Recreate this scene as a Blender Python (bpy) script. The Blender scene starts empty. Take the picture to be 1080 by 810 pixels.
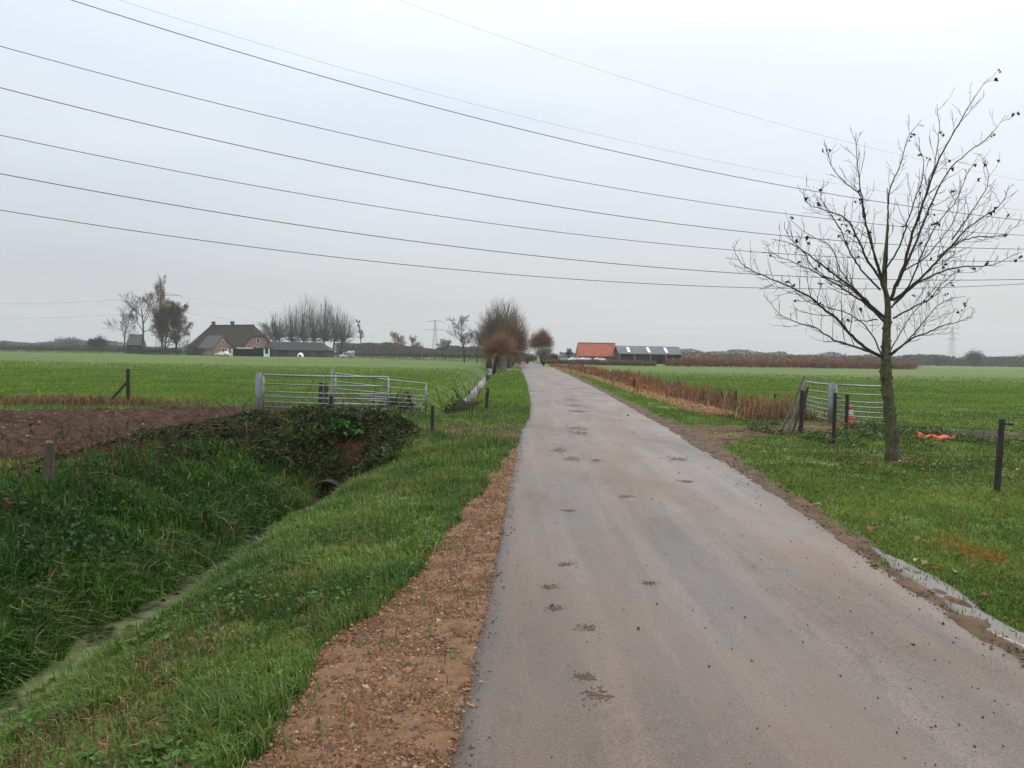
import bpy, math, random
import numpy as np

# ------------------------------------------------------------------ basics
SC = bpy.context.scene
COL = SC.collection
F = 810.0; TH = math.radians(2.12); RO = math.radians(1.0); CH = 1.7
_r0 = np.array((1., 0, 0)); _u0 = np.array((0, math.sin(TH), math.cos(TH))); _f0 = np.array((0, math.cos(TH), -math.sin(TH)))
_r = _r0*math.cos(RO) + _u0*math.sin(RO); _u = -_r0*math.sin(RO) + _u0*math.cos(RO)

def ray(px, py):
    return _f0 + _r*((px-540)/F) + _u*((405-py)/F)
def G(px, py, z=0.0):               # surveyed spot on the ground
    d = ray(px, py); t = (z-CH)/d[2]
    return np.array((d[0]*t, d[1]*t, z))
def D(px, py, Y):                   # surveyed point at a known distance
    d = ray(px, py); t = Y/d[1]
    return np.array((d[0]*t, Y, CH+d[2]*t))

def tag(o, label=None, cat=None, group=None, kind=None):
    if label: o['label'] = label
    if cat: o['category'] = cat
    if group: o['group'] = group
    if kind: o['kind'] = kind
    return o
def empty(name, loc, rz=0.0, label=None, cat=None, group=None):
    o = bpy.data.objects.new(name, None); COL.objects.link(o)
    o.location = tuple(float(v) for v in loc); o.rotation_euler = (0, 0, rz); o.empty_display_size = 0.2
    return tag(o, label, cat, group)
def copy_tree(o, parent=None):
    c = o.copy(); COL.objects.link(c)
    if parent: c.parent = parent
    for ch in list(o.children): copy_tree(ch, c)
    return c

class MB:
    """collects vertices and faces, links them as one mesh object"""
    def __init__(s): s.v = []; s.q = []; s.t = []; s.n = 0; s.poly = []; s.c = []
    def add(s, v, quads=None, tris=None, polys=None, col=None):
        v = np.asarray(v, dtype=np.float64).reshape(-1, 3); b = s.n
        s.v.append(v); s.n += len(v)
        if quads is not None and len(quads): s.q.append(np.asarray(quads, dtype=np.int64).reshape(-1, 4)+b)
        if tris is not None and len(tris): s.t.append(np.asarray(tris, dtype=np.int64).reshape(-1, 3)+b)
        if polys: s.poly += [[i+b for i in p] for p in polys]
        if col is not None:
            col = np.asarray(col, dtype=np.float32)
            s.c.append(np.broadcast_to(col, (len(v), 3)))
        return b
    def box(s, c, size, rot=None):
        x, y, z = [k/2 for k in size]
        v = np.array([(-x,-y,-z),(x,-y,-z),(x,y,-z),(-x,y,-z),(-x,-y,z),(x,-y,z),(x,y,z),(-x,y,z)])
        if rot is not None: v = v @ np.asarray(rot).T
        s.add(v+np.asarray(c), quads=[(0,3,2,1),(4,5,6,7),(0,1,5,4),(1,2,6,5),(2,3,7,6),(3,0,4,7)])
    def bar(s, p, q, w, h=None, up=(0, 0, 1)):
        p = np.asarray(p, float); q = np.asarray(q, float); d = q-p; L = np.linalg.norm(d); d /= L
        a = np.cross(d, up)
        if np.linalg.norm(a) < 1e-3: a = np.cross(d, (1, 0, 0))
        a /= np.linalg.norm(a); b = np.cross(a, d)
        s.box((p+q)/2, (w, L, h or w), np.stack([a, d, b], 1))
    def tube(s, pts, rad, n=6, caps=True):
        pts = np.asarray(pts, float); m = len(pts)
        rad = np.broadcast_to(np.asarray(rad, float), (m,))
        t = np.gradient(pts, axis=0); t /= np.linalg.norm(t, axis=1)[:, None]+1e-9
        ref = np.array((0, 0, 1.)) if abs(t[0][2]) < .9 else np.array((0, 1., 0))
        a0 = np.cross(t[0], ref); a0 /= np.linalg.norm(a0); A = []
        for k in range(m):
            a0 = a0 - t[k]*np.dot(a0, t[k]); a0 /= np.linalg.norm(a0)+1e-9; A.append(a0)
        A = np.array(A); B = np.cross(t, A)
        an = np.arange(n)/n*2*math.pi
        v = pts[:, None]+rad[:, None, None]*(A[:, None]*np.cos(an)[None, :, None]+B[:, None]*np.sin(an)[None, :, None])
        i = np.arange(m-1)[:, None]*n; j = np.arange(n)[None]; k = (j+1) % n
        q = np.stack([i+j, i+k, i+n+k, i+n+j], -1).reshape(-1, 4)
        s.add(v.reshape(-1, 3), quads=q, polys=[list(range(n))[::-1], list(range((m-1)*n, m*n))] if caps else None)
    def segs(s, S, n=3):            # S: (N,8) p,q,r0,r1 - many twigs at once
        S = np.asarray(S, float)
        if not len(S): return
        p, q, r0, r1 = S[:, :3], S[:, 3:6], S[:, 6], S[:, 7]
        d = q-p; d /= np.linalg.norm(d, axis=1)[:, None]+1e-9
        ref = np.where(np.abs(d[:, 2:3]) < .9, np.array([[0, 0, 1.]]), np.array([[0, 1., 0]]))
        a = np.cross(d, ref); a /= np.linalg.norm(a, axis=1)[:, None]+1e-9; b = np.cross(d, a)
        an = np.arange(n)/n*2*math.pi
        o = a[:, None]*np.cos(an)[None, :, None]+b[:, None]*np.sin(an)[None, :, None]
        v = np.concatenate([p[:, None]+o*r0[:, None, None], q[:, None]+o*r1[:, None, None]], 1)
        base = np.arange(len(S))[:, None, None]*2*n
        j = np.arange(n); k = (j+1) % n
        f = np.stack([j, k, k+n, j+n], -1)[None]+base
        s.add(v.reshape(-1, 3), quads=f.reshape(-1, 4))
    def slab(s, V, polys, th):      # roof surfaces with thickness below
        V = np.asarray(V, float); n = len(V); W = V-np.array((0, 0, th))
        E = {}
        for p in polys:
            for a, b in zip(p, p[1:]+p[:1]): E[(a, b)] = 1
        side = [[b, a, a+n, b+n] for (a, b) in E if (b, a) not in E]
        s.add(np.vstack([V, W]), polys=[list(p) for p in polys]+[[i+n for i in p[::-1]] for p in polys]+side)
    def build(s, name, mat, parent=None, smooth=False, rz=0.0):
        me = bpy.data.meshes.new(name)
        V = np.vstack(s.v) if s.v else np.zeros((0, 3))
        L = []; st = []; cur = 0
        for arr, k in ((s.q, 4), (s.t, 3)):
            if arr:
                a = np.vstack(arr); L.append(a.ravel()); st.append(cur+np.arange(len(a))*k); cur += a.size
        for p in s.poly:
            L.append(np.array(p)); st.append(np.array([cur])); cur += len(p)
        L = np.concatenate(L).astype(np.int32); st = np.concatenate(st).astype(np.int32)
        me.vertices.add(len(V)); me.vertices.foreach_set('co', V.astype(np.float32).ravel())
        me.loops.add(len(L)); me.loops.foreach_set('vertex_index', L)
        me.polygons.add(len(st)); me.polygons.foreach_set('loop_start', st)
        me.polygons.foreach_set('use_smooth', np.full(len(st), smooth, dtype=bool))
        if s.c:
            C = np.vstack(s.c); a = me.attributes.new('tint', 'FLOAT_COLOR', 'POINT')
            a.data.foreach_set('color', np.hstack([C, np.ones((len(C), 1))]).astype(np.float32).ravel())
        me.update(calc_edges=True); me.validate()
        me.materials.append(mat)
        o = bpy.data.objects.new(name, me); COL.objects.link(o)
        if parent: o.parent = parent
        return o

# ------------------------------------------------------------------ noise
def _h(ix, iy, seed):
    h = (ix.astype(np.int64)*374761393+iy.astype(np.int64)*668265263+seed*974711) & 0xffffffff
    h = ((h ^ (h >> 13))*1274126177) & 0xffffffff
    return ((h ^ (h >> 16)) & 0xffff)/65535.0
def vn(x, y, seed=0):
    x = np.asarray(x, float); y = np.asarray(y, float)
    ix = np.floor(x); iy = np.floor(y); fx = x-ix; fy = y-iy
    fx = fx*fx*(3-2*fx); fy = fy*fy*(3-2*fy)
    a = _h(ix, iy, seed); b = _h(ix+1, iy, seed); c = _h(ix, iy+1, seed); d = _h(ix+1, iy+1, seed)
    return (a*(1-fx)+b*fx)*(1-fy)+(c*(1-fx)+d*fx)*fy
def fbm(x, y, o=3, seed=0):
    t = 0; a = .5; n = 0
    for k in range(o):
        t = t+a*vn(x*2**k, y*2**k, seed+k*17); n += a; a *= .5
    return t/n
def sst(a, b, t):
    t = np.clip((np.asarray(t, float)-a)/(b-a), 0, 1); return t*t*(3-2*t)

# ------------------------------------------------------------------ layout of the land
def tab(pts):
    xs = [p[0] for p in pts]; ys = [p[1] for p in pts]
    return lambda y: np.interp(y, xs, ys)
road_l = tab([(-30,-.6),(1,-.25),(3.1,-.23),(5,-.15),(7,-.09),(10,-.01),(14.5,.15),(17.2,.23),(19,.36),(21.3,.5),(27.7,.68),(46,.90),(75,1.05),(107,1.1),(140,.95),(170,.6),(220,-1.5),(300,-7)])
road_r = tab([(-30,2.8),(1,2.9),(4.3,2.92),(6,3.02),(8,3.22),(10.3,3.36),(13.8,3.53),(19,3.79),(28.7,4.15),(58,5.0),(113,6.0),(163,5.7),(220,3.6),(300,-2)])
grav_l = tab([(-30,-1.2),(1,-1.1),(3.07,-1.07),(4.13,-1.05),(5.52,-.82),(6.97,-.6),(8.8,-.42),(14.6,.08),(15.2,.3)])
ditch_x = tab([(-30,-3.75),(5,-3.68),(8,-3.62),(11,-3.45),(13.5,-3.28),(16,-3.25),(21,-3.1),(40,-2.6),(70,-2.95),(110,-3.1),(300,-9)])
dprof = tab([(-3.0,0),(-2.4,-.01),(-1.9,-.06),(-1.25,-.36),(-.55,-.84),(-.25,-1.06),(0,-1.2),(.15,-1.22),(.5,-.9),(.8,-.52),(1.1,-.27),(1.6,-.10),(2.4,-.01),(2.8,0)])
rditch_x = tab([(0,7.6),(22,7.7),(35,7.6),(60,8.1),(112,8.3),(300,6)])

def dam(y):
    return sst(14.2, 15.8, y)*(1-sst(21.3, 22.8, y))
def land(x, y):
    x = np.asarray(x, float); y = np.asarray(y, float)
    u = x-ditch_x(y)+.62*(fbm(x*1.1, y*1.0, 3, 5)-.5)*sst(-2.6, -1.2, x-ditch_x(y))*sst(1.9, .8, x-ditch_x(y))
    z = dprof(np.where(y > 22, (u-.25)/.85, u))*(1-dam(y))
    ur = np.abs(x-rditch_x(y))
    z = z-.55*(1-sst(.25, 1.1, ur))*sst(21.6, 23.2, y)
    bump = (fbm(x*.9, y*.9, 3, 11)-.5)*.09*sst(.3, 1.2, np.maximum(road_l(y)-x, x-road_r(y)))
    z = z+bump+(fbm(x*.05, y*.05, 2, 21)-.5)*.16*sst(25, 60, y)
    return z
def ground_z(x, y):
    """land with a shallow bed under the road and the stone shoulder"""
    x = np.asarray(x, float); y = np.asarray(y, float)
    inside = np.minimum(x-road_l(y), road_r(y)-x)
    return land(x, y)-.07*sst(-.02, .12, inside)
def gz(x, y): return float(land(np.array([x]), np.array([y]))[0])
def GP(px, py):                     # ground spot resting on the land
    p = G(px, py)
    for _ in range(4): p = G(px, py, gz(p[0], p[1]))
    return p

def grav_mask(x, y):
    gl = grav_l(y)+(fbm(x*2.2, y*2.2, 3, 31)-.5)*.28
    return sst(-.05, .06, x-gl)*sst(.06, -.02, x-road_l(y))*sst(15.2, 14.2, y)
def soil_mask(x, y):
    n = (fbm(x*.8, y*.8, 3, 41)-.5)
    far = np.interp(x, [-60, -13, -10.9, -7.4, -5], [17.5, 19.6, 21, 22.2, 22.6])
    m = sst(-.25, .25, -6.05+n*.9-x)*sst(-.3, .3, y-11.5+n*1.6)*sst(-.25, .25, far+n*.7-y)
    return m
def mud_mask(x, y):                 # churned strip along the tarmac on the right
    n = fbm(x*1.6, y*1.1, 3, 51)-.5
    w = np.interp(y, [0, 5, 10, 14, 16, 19, 22, 60, 110], [.30, .29, .30, .50, .75, .7, .40, .45, .3])
    return sst(-.12, -.02, x-road_r(y))*sst(-.10, .12, w+n*.42-(x-road_r(y)))*sst(150, 110, y)
def drive_r_mask(x, y):
    n = fbm(x*1.1, y*1.1, 3, 61)-.5
    a = np.interp(x, [3.4, 4.5, 6, 7.2, 9, 12], [14.6, 15.6, 17.2, 18.2, 18.7, 18.9])
    b = np.interp(x, [3.4, 4.2, 5.5, 7, 9, 12], [20.4, 19.6, 19.6, 20.4, 21.2, 21.6])
    return sst(-.5, .4, y-a+n*1.6)*sst(-.3, .3, b-y+n*1.2)*sst(0, .3, x-road_r(y))*sst(10.2, 9.0, x)
def drive_l_mask(x, y):
    n = fbm(x*1.0, y*1.3, 3, 71)-.5
    return sst(-.5, .4, y-15.9+n*1.4)*sst(-.3, .4, 18.6-.05*x-y+n*1.6)*sst(.05, -.05, x-road_l(y))*sst(-3.6, -2.4, x)
def paddock_mask(x, y):             # trodden soil behind the right hand gate
    n = fbm(x*.7, y*.9, 3, 81)-.5
    return sst(-.5, .3, y-17.0+n*1.8)*sst(-.4, .4, 19.4+.03*(x-9)-y+n*1.5)*sst(8.9, 9.8, x)*sst(24, 16, x)
PATCH = []
for px, py, r, s in [(90,778,.42,1.),(200,690,.32,.8),(150,742,.30,.7),(315,607,.30,.9),(400,530,.35,.7),(235,668,.25,.7),(425,517,.3,.5),(130,800,.3,.8),(360,575,.25,.5),(330,650,.2,.4)]:
    p = GP(px, py); PATCH.append((p[0], p[1], r, s))
def dead_mask(x, y):
    m = np.zeros_like(x)
    for a, b, r, s in PATCH:
        n = (fbm(x*4, y*4, 2, 7)-.5)*1.1
        m = np.maximum(m, s*sst(1.1, .35, np.hypot((x-a)*1.1, (y-b)*.75)/r+n))
    return m
_m1 = G(1040, 587); _m2 = G(1000, 568)
def moss_mask(x, y):
    n = (fbm(x*3.2, y*3.2, 3, 9)-.5)*1.7
    return np.maximum(sst(1.0, .4, np.hypot((x-_m1[0])/.32, (y-_m1[1])/.55)+n), .7*sst(1., .4, np.hypot((x-_m2[0])/.3, (y-_m2[1])/.3)+n))

# ------------------------------------------------------------------ materials
def mat(name):
    m = bpy.data.materials.new(name); m.use_nodes = True
    nt = m.node_tree; b = nt.nodes['Principled BSDF']
    return m, nt, b
def N(nt, t, **k):
    n = nt.nodes.new(t)
    for a, v in k.items(): setattr(n, a, v)
    return n
def coords(nt, scale=(1, 1, 1)):
    tc = N(nt, 'ShaderNodeTexCoord'); mp = N(nt, 'ShaderNodeMapping'); mp.inputs['Scale'].default_value = scale
    nt.links.new(tc.outputs['Object'], mp.inputs['Vector']); return mp.outputs[0]
def noise(nt, vec, scale, detail=4, rough=.55):
    n = N(nt, 'ShaderNodeTexNoise'); n.inputs['Scale'].default_value = scale; n.inputs['Detail'].default_value = detail
    n.inputs['Roughness'].default_value = rough; nt.links.new(vec, n.inputs['Vector']); return n.outputs['Fac']
def ramp(nt, fac, stops, interp='LINEAR'):
    r = N(nt, 'ShaderNodeValToRGB'); r.color_ramp.interpolation = interp
    e = r.color_ramp.elements
    while len(e) < len(stops): e.new(.5)
    for i, (p, c) in enumerate(stops):
        e[i].position = p; e[i].color = (*c, 1) if len(c) == 3 else c
    nt.links.new(fac, r.inputs[0]); return r.outputs[0]
def mixc(nt, f, a, b, mode='MIX'):
    m = N(nt, 'ShaderNodeMix', data_type='RGBA', blend_type=mode)
    for s, v in ((0, f), (6, a), (7, b)):
        if hasattr(v, 'is_linked') or hasattr(v, 'links'): nt.links.new(v, m.inputs[s])
        elif isinstance(v, (int, float)): m.inputs[s].default_value = v
        else: m.inputs[s].default_value = (*v, 1)
    return m.outputs[2]
def bump(nt, b, h, strength=.5, dist=.02):
    n = N(nt, 'ShaderNodeBump'); n.inputs['Strength'].default_value = strength; n.inputs['Distance'].default_value = dist
    nt.links.new(h, n.inputs['Height']); nt.links.new(n.outputs[0], b.inputs['Normal'])
def simple(name, c1, c2, scale=6, rough=.8, stretch=(1, 1, 1), bmp=.3, dist=.01, metal=0., spec=.3):
    m, nt, b = mat(name); v = coords(nt, stretch)
    f = noise(nt, v, scale, 5, .6)
    nt.links.new(ramp(nt, f, [(.3, c1), (.7, c2)]), b.inputs['Base Color'])
    b.inputs['Roughness'].default_value = rough; b.inputs['Metallic'].default_value = metal
    b.inputs['Specular IOR Level'].default_value = spec
    if bmp: bump(nt, b, f, bmp, dist)
    return m
def tinted(name, rough=.55, trans=.25, spec=.25):
    m, nt, b = mat(name)
    a = N(nt, 'ShaderNodeAttribute', attribute_name='tint')
    nt.links.new(a.outputs['Color'], b.inputs['Base Color'])
    b.inputs['Roughness'].default_value = rough; b.inputs['Specular IOR Level'].default_value = spec
    if trans:
        t = N(nt, 'ShaderNodeBsdfTranslucent'); nt.links.new(a.outputs['Color'], t.inputs[0])
        x = N(nt, 'ShaderNodeMixShader'); x.inputs[0].default_value = trans
        nt.links.new(b.outputs[0], x.inputs[1]); nt.links.new(t.outputs[0], x.inputs[2])
        nt.links.new(x.outputs[0], nt.nodes['Material Output'].inputs[0])
    return m

M = {}
# turf
m, nt, b = mat('turf'); v = coords(nt)
big = noise(nt, v, .035, 4, .6); mid = noise(nt, coords(nt, (.35, 2.2, 1)), .35, 6, .7); fine = noise(nt, v, 9, 4, .7)
c = ramp(nt, mid, [(.28, (.066, .124, .015)), (.5, (.094, .162, .021)), (.72, (.130, .192, .033))])
c2 = ramp(nt, big, [(.35, (.078, .145, .018)), (.65, (.135, .198, .036))])
c = mixc(nt, .55, c, c2)
c = mixc(nt, ramp(nt, fine, [(.38, (.8, .8, .8)), (.62, (0, 0, 0))]), c, (.050, .058, .018))
nt.links.new(c, b.inputs['Base Color']); b.inputs['Roughness'].default_value = .85; b.inputs['Specular IOR Level'].default_value = .15
bump(nt, b, fine, .6, .05); M['turf'] = m
# tarmac, damp, with mud film and wheel tracks
m, nt, b = mat('damp_tarmac'); v = coords(nt)
grain = noise(nt, v, 70, 4, .8); patch = noise(nt, v, .55, 5, .6); track = noise(nt, coords(nt, (2.9, .06, 1)), 1.0, 5, .62); spot = noise(nt, coords(nt, (1.5, .45, 1)), 5, 6, .72)
c = ramp(nt, patch, [(.3, (.068, .054, .045)), (.5, (.092, .070, .055)), (.72, (.118, .076, .049))])
c = mixc(nt, ramp(nt, track, [(.46, (0, 0, 0)), (.58, (.85, .85, .85))]), c, (.152, .114, .086))
c = mixc(nt, ramp(nt, spot, [(.53, (0, 0, 0)), (.64, (.72, .72, .72))]), c, (.060, .042, .031))
c = mixc(nt, ramp(nt, grain, [(.38, (1, 1, 1)), (.52, (0, 0, 0))]), c, (.030, .025, .021))
film = noise(nt, coords(nt, (.9, .30, 1)), .8, 4, .6); c = mixc(nt, ramp(nt, film, [(.42, (0, 0, 0)), (.62, (.6, .6, .6))]), c, (.136, .084, .052))
lt = noise(nt, v, 190, 2, .5); c = mixc(nt, ramp(nt, lt, [(.62, (0, 0, 0)), (.70, (.8, .8, .8))]), c, (.30, .26, .22))
ea = N(nt, 'ShaderNodeAttribute', attribute_name='tint'); c = mixc(nt, mixc(nt, 1., ea.outputs['Color'], ramp(nt, noise(nt, v, 60, 3, .7), [(.3, (1, 1, 1)), (.7, (.35, .35, .35))]), 'MULTIPLY'), c, (.040, .034, .030))
nt.links.new(c, b.inputs['Base Color'])
wetn = noise(nt, coords(nt, (1, .35, 1)), .9, 3, .5)
rr = mixc(nt, .6, ramp(nt, patch, [(.35, (.40,)*3), (.65, (.70,)*3)]), ramp(nt, wetn, [(.35, (.26,)*3), (.62, (.66,)*3)]))
nt.links.new(rr, b.inputs['Roughness']); b.inputs['Specular IOR Level'].default_value = .5
bump(nt, b, grain, .7, .008); M['road'] = m
M['gravel_bed'] = simple('sandy_brick_grit', (.105, .057, .028), (.200, .108, .054), 14, .9, bmp=.8, dist=.02)
m, nt, b = mat('ploughed_soil'); v = coords(nt)
f1 = noise(nt, v, 3.5, 6, .7); f2 = noise(nt, v, 26, 3, .6)
c = ramp(nt, f1, [(.3, (.020, .010, .0055)), (.55, (.062, .030, .0155)), (.75, (.115, .060, .033))])
c = mixc(nt, ramp(nt, noise(nt, v, 11, 5, .75), [(.36, (.9, .9, .9)), (.55, (0, 0, 0))]), c, (.016, .009, .005))
c = mixc(nt, ramp(nt, f2, [(.70, (0, 0, 0)), (.76, (.6, .6, .6))]), c, (.17, .13, .09))
nt.links.new(c, b.inputs['Base Color']); b.inputs['Roughness'].default_value = .9; b.inputs['Specular IOR Level'].default_value = .2
bump(nt, b, f1, .8, .06); M['soil'] = m
M['mud'] = simple('wet_verge_mud', (.034, .019, .010), (.130, .076, .043), 4.5, .75, bmp=.9, dist=.03, spec=.15)
M['drive'] = simple('trodden_earth', (.030, .018, .009), (.150, .088, .044), 1.6, .85, bmp=.8, dist=.03, spec=.12)
def water(name, col, r=.06, bs=.02):
    m, nt, b = mat(name); v = coords(nt)
    b.inputs['Base Color'].default_value = (*col, 1); b.inputs['Roughness'].default_value = r; b.inputs['IOR'].default_value = 1.33
    b.inputs['Specular IOR Level'].default_value = .5
    bump(nt, b, noise(nt, v, 5, 3), bs, .02); return m
M['water'] = water('still_brown_water', (.035, .03, .02))
m, nt, b = mat('scummy_water'); v = coords(nt); f = noise(nt, v, 2.2, 5, .65)
nt.links.new(ramp(nt, f, [(.40, (.030, .034, .014)), (.50, (.110, .125, .042)), (.7, (.165, .180, .070))]), b.inputs['Base Color'])
nt.links.new(ramp(nt, f, [(.4, (.25,)*3), (.55, (.75,)*3)]), b.inputs['Roughness']); M['scum'] = m
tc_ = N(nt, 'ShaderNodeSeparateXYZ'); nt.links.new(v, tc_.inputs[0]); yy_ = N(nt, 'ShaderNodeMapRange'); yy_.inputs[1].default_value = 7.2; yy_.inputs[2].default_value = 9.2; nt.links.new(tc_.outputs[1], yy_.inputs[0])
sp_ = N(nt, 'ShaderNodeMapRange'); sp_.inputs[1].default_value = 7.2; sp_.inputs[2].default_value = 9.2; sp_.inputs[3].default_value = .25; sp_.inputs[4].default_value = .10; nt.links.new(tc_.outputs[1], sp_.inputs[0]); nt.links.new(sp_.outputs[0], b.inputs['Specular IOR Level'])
lk = b.inputs['Base Color'].links[0].from_socket; nt.links.new(mixc(nt, yy_.outputs[0], lk, (.020, .017, .009)), b.inputs['Base Color'])  # dark silt colour past the scum also stands for the bank's reflection
M['puddle'] = water('silty_puddle', (.125, .105, .085), .10, .05)
M['blade'] = tinted('grass_blades', .6, .3, .12)
M['leafy'] = tinted('leaves', .6, .2, .13)
M['stone'] = tinted('crushed_brick', .85, 0, .25)
M['clod'] = simple('dung_and_mud', (.036, .024, .016), (.105, .068, .043), 40, .75, bmp=.5, dist=.01)
M['straw'] = tinted('dry_stems', .8, .15, .15)
m, nt, b = mat('mossy_bark'); v = coords(nt, (1, 1, .4)); f1 = noise(nt, v, 16, 6, .7); f2 = noise(nt, coords(nt), 5, 4, .6)
c = ramp(nt, f1, [(.32, (.030, .028, .018)), (.5, (.075, .070, .042)), (.66, (.13, .125, .075))])
c = mixc(nt, ramp(nt, f2, [(.48, (0, 0, 0)), (.62, (.8, .8, .8))]), c, (.105, .115, .040)); c = mixc(nt, ramp(nt, noise(nt, coords(nt), 19, 3, .6), [(.62, (0, 0, 0)), (.68, (.8, .8, .8))]), c, (.22, .215, .175))
nt.links.new(c, b.inputs['Base Color']); b.inputs['Roughness'].default_value = .9; b.inputs['Specular IOR Level'].default_value = .15; bump(nt, b, f1, 1., .03); M['bark'] = m
M['limb'] = simple('dark_branch_bark', (.030, .026, .020), (.075, .065, .048), 12, .9, (1, 1, .4), .5, .01)
M['twig'] = simple('dark_twigs', (.030, .023, .020), (.060, .047, .040), 8, .8, bmp=0)
M['twig_grey'] = simple('grey_bare_wood', (.075, .066, .062), (.125, .112, .104), 2, .9, bmp=0)
M['twig_brown'] = simple('brown_shoots', (.13, .075, .045), (.25, .145, .085), 2, .9, bmp=0)
M['willow_shoots'] = simple('grey_brown_shoots', (.10, .085, .072), (.19, .155, .125), 2, .9, bmp=0)
M['shoot_tan'] = simple('tan_orange_shoots', (.19, .105, .060), (.34, .20, .115), 2, .9, bmp=0)
M['twig_dark'] = simple('far_dark_branches', (.035, .030, .028), (.065, .055, .05), 2, .9, bmp=0)
M['willow_bark'] = simple('pale_willow_bark', (.10, .085, .075), (.24, .205, .185), 6, .9, (1, 1, .3), .8, .05)
M['post'] = simple('dark_weathered_wood', (.018, .015, .012), (.055, .046, .038), 22, .85, (1, 1, .15), .7, .01)
M['post_grey'] = simple('lichened_grey_wood', (.045, .040, .028), (.120, .108, .076), 22, .9, (1, 1, .15), .7, .01)
M['plank'] = simple('old_brown_planks', (.06, .045, .035), (.15, .12, .10), 18, .85, (1, 1, .12), .5, .01)
M['galv'] = simple('galvanised_steel', (.20, .205, .215), (.31, .32, .33), 12, .5, bmp=.05, metal=.6, spec=.5)
M['galv_dull'] = simple('dull_galvanised_steel', (.13, .135, .145), (.21, .215, .225), 9, .6, bmp=.05, metal=.3)
M['insul'] = simple('black_plastic', (.012, .012, .012), (.02, .02, .02), 5, .5, bmp=0)
M['red_plastic'] = simple('faded_red_plastic', (.42, .06, .03), (.5, .1, .05), 8, .5, bmp=0)
M['orange'] = simple('orange_plastic', (.56, .060, .020), (.70, .10, .035), 7, .6, bmp=.1)
M['white_band'] = simple('white_band', (.68, .68, .66), (.8, .8, .78), 7, .4, bmp=0)
M['concrete'] = simple('mossy_concrete', (.020, .019, .014), (.062, .056, .044), 9, .9, bmp=.6, dist=.02)
M['cable'] = simple('cable_metal', (.05, .05, .055), (.09, .09, .095), 3, .6, bmp=0)
M['pylon'] = simple('pylon_steel', (.17, .18, .19), (.25, .26, .27), 1, .6, bmp=0)
M['thatch'] = simple('old_thatch', (.014, .014, .008), (.048, .042, .026), 1.6, .95, (1, 1, .4), .6, .1)
m, nt, b = mat('red_brick'); v = coords(nt)
bt = N(nt, 'ShaderNodeTexBrick'); bt.inputs['Scale'].default_value = 3; bt.inputs['Color1'].default_value = (.30, .105, .062, 1); bt.inputs['Color2'].default_value = (.38, .15, .095, 1); bt.inputs['Mortar'].default_value = (.33, .27, .23, 1)
rm = N(nt, 'ShaderNodeMapping'); rm.inputs['Rotation'].default_value = (math.pi/2, 0, 0); nt.links.new(v, rm.inputs[0]); nt.links.new(rm.outputs[0], bt.inputs[0])
nt.links.new(mixc(nt, noise(nt, v, .8, 4), bt.outputs[0], (.24, .12, .09)), b.inputs['Base Color']); b.inputs['Roughness'].default_value = .9; M['brick'] = m
M['slate'] = simple('grey_slates', (.060, .060, .064), (.105, .105, .110), 2.5, .8, (1, 1, 1), .4, .05)
M['dark_roof'] = simple('dark_roofing', (.022, .021, .023), (.045, .043, .045), 1.5, .85, bmp=.3, dist=.05)
m, nt, b = mat('orange_tiles'); v = coords(nt)
w = N(nt, 'ShaderNodeTexWave', wave_type='BANDS', bands_direction='X'); w.inputs['Scale'].default_value = 1.1; w.inputs['Distortion'].default_value = 1.; nt.links.new(v, w.inputs[0])
c = ramp(nt, noise(nt, v, .9, 5, .7), [(.3, (.27, .058, .024)), (.7, (.42, .105, .045))])
nt.links.new(mixc(nt, .25, c, w.outputs[0], 'MULTIPLY'), b.inputs['Base Color']); b.inputs['Roughness'].default_value = .8; M['tiles'] = m
m, nt, b = mat('grey_sheeting'); v = coords(nt)
w = N(nt, 'ShaderNodeTexWave', wave_type='BANDS', bands_direction='X'); w.inputs['Scale'].default_value = 1.5; nt.links.new(v, w.inputs[0])
c = ramp(nt, noise(nt, v, .5, 4), [(.3, (.115, .12, .135)), (.7, (.165, .172, .19))])
nt.links.new(mixc(nt, .2, c, w.outputs[0], 'MULTIPLY'), b.inputs['Base Color']); b.inputs['Roughness'].default_value = .85; b.inputs['Specular IOR Level'].default_value = .1; M['sheeting'] = m
M['dark_wall'] = simple('tarred_boards', (.020, .020, .024), (.040, .040, .046), 2, .85, (3, 3, .2), .3)
M['brown_wall'] = simple('brown_boards', (.055, .040, .034), (.095, .070, .058), 2, .85, (3, 3, .2), .3)
M['white'] = simple('white_paint', (.70, .70, .69), (.80, .80, .79), 2, .45, bmp=0)
M['glass'] = simple('dark_window_glass', (.015, .017, .02), (.03, .032, .035), 1, .12, bmp=0, spec=.6)
M['rubber'] = simple('tyre_rubber', (.015, .015, .015), (.025, .025, .025), 6, .8, bmp=0)
M['carpaint'] = simple('white_car_paint', (.70, .71, .72), (.76, .77, .78), 1, .3, bmp=0)
M['silver'] = simple('silver_car_paint', (.42, .43, .45), (.5, .51, .53), 1, .3, bmp=0, metal=.3)

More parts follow.
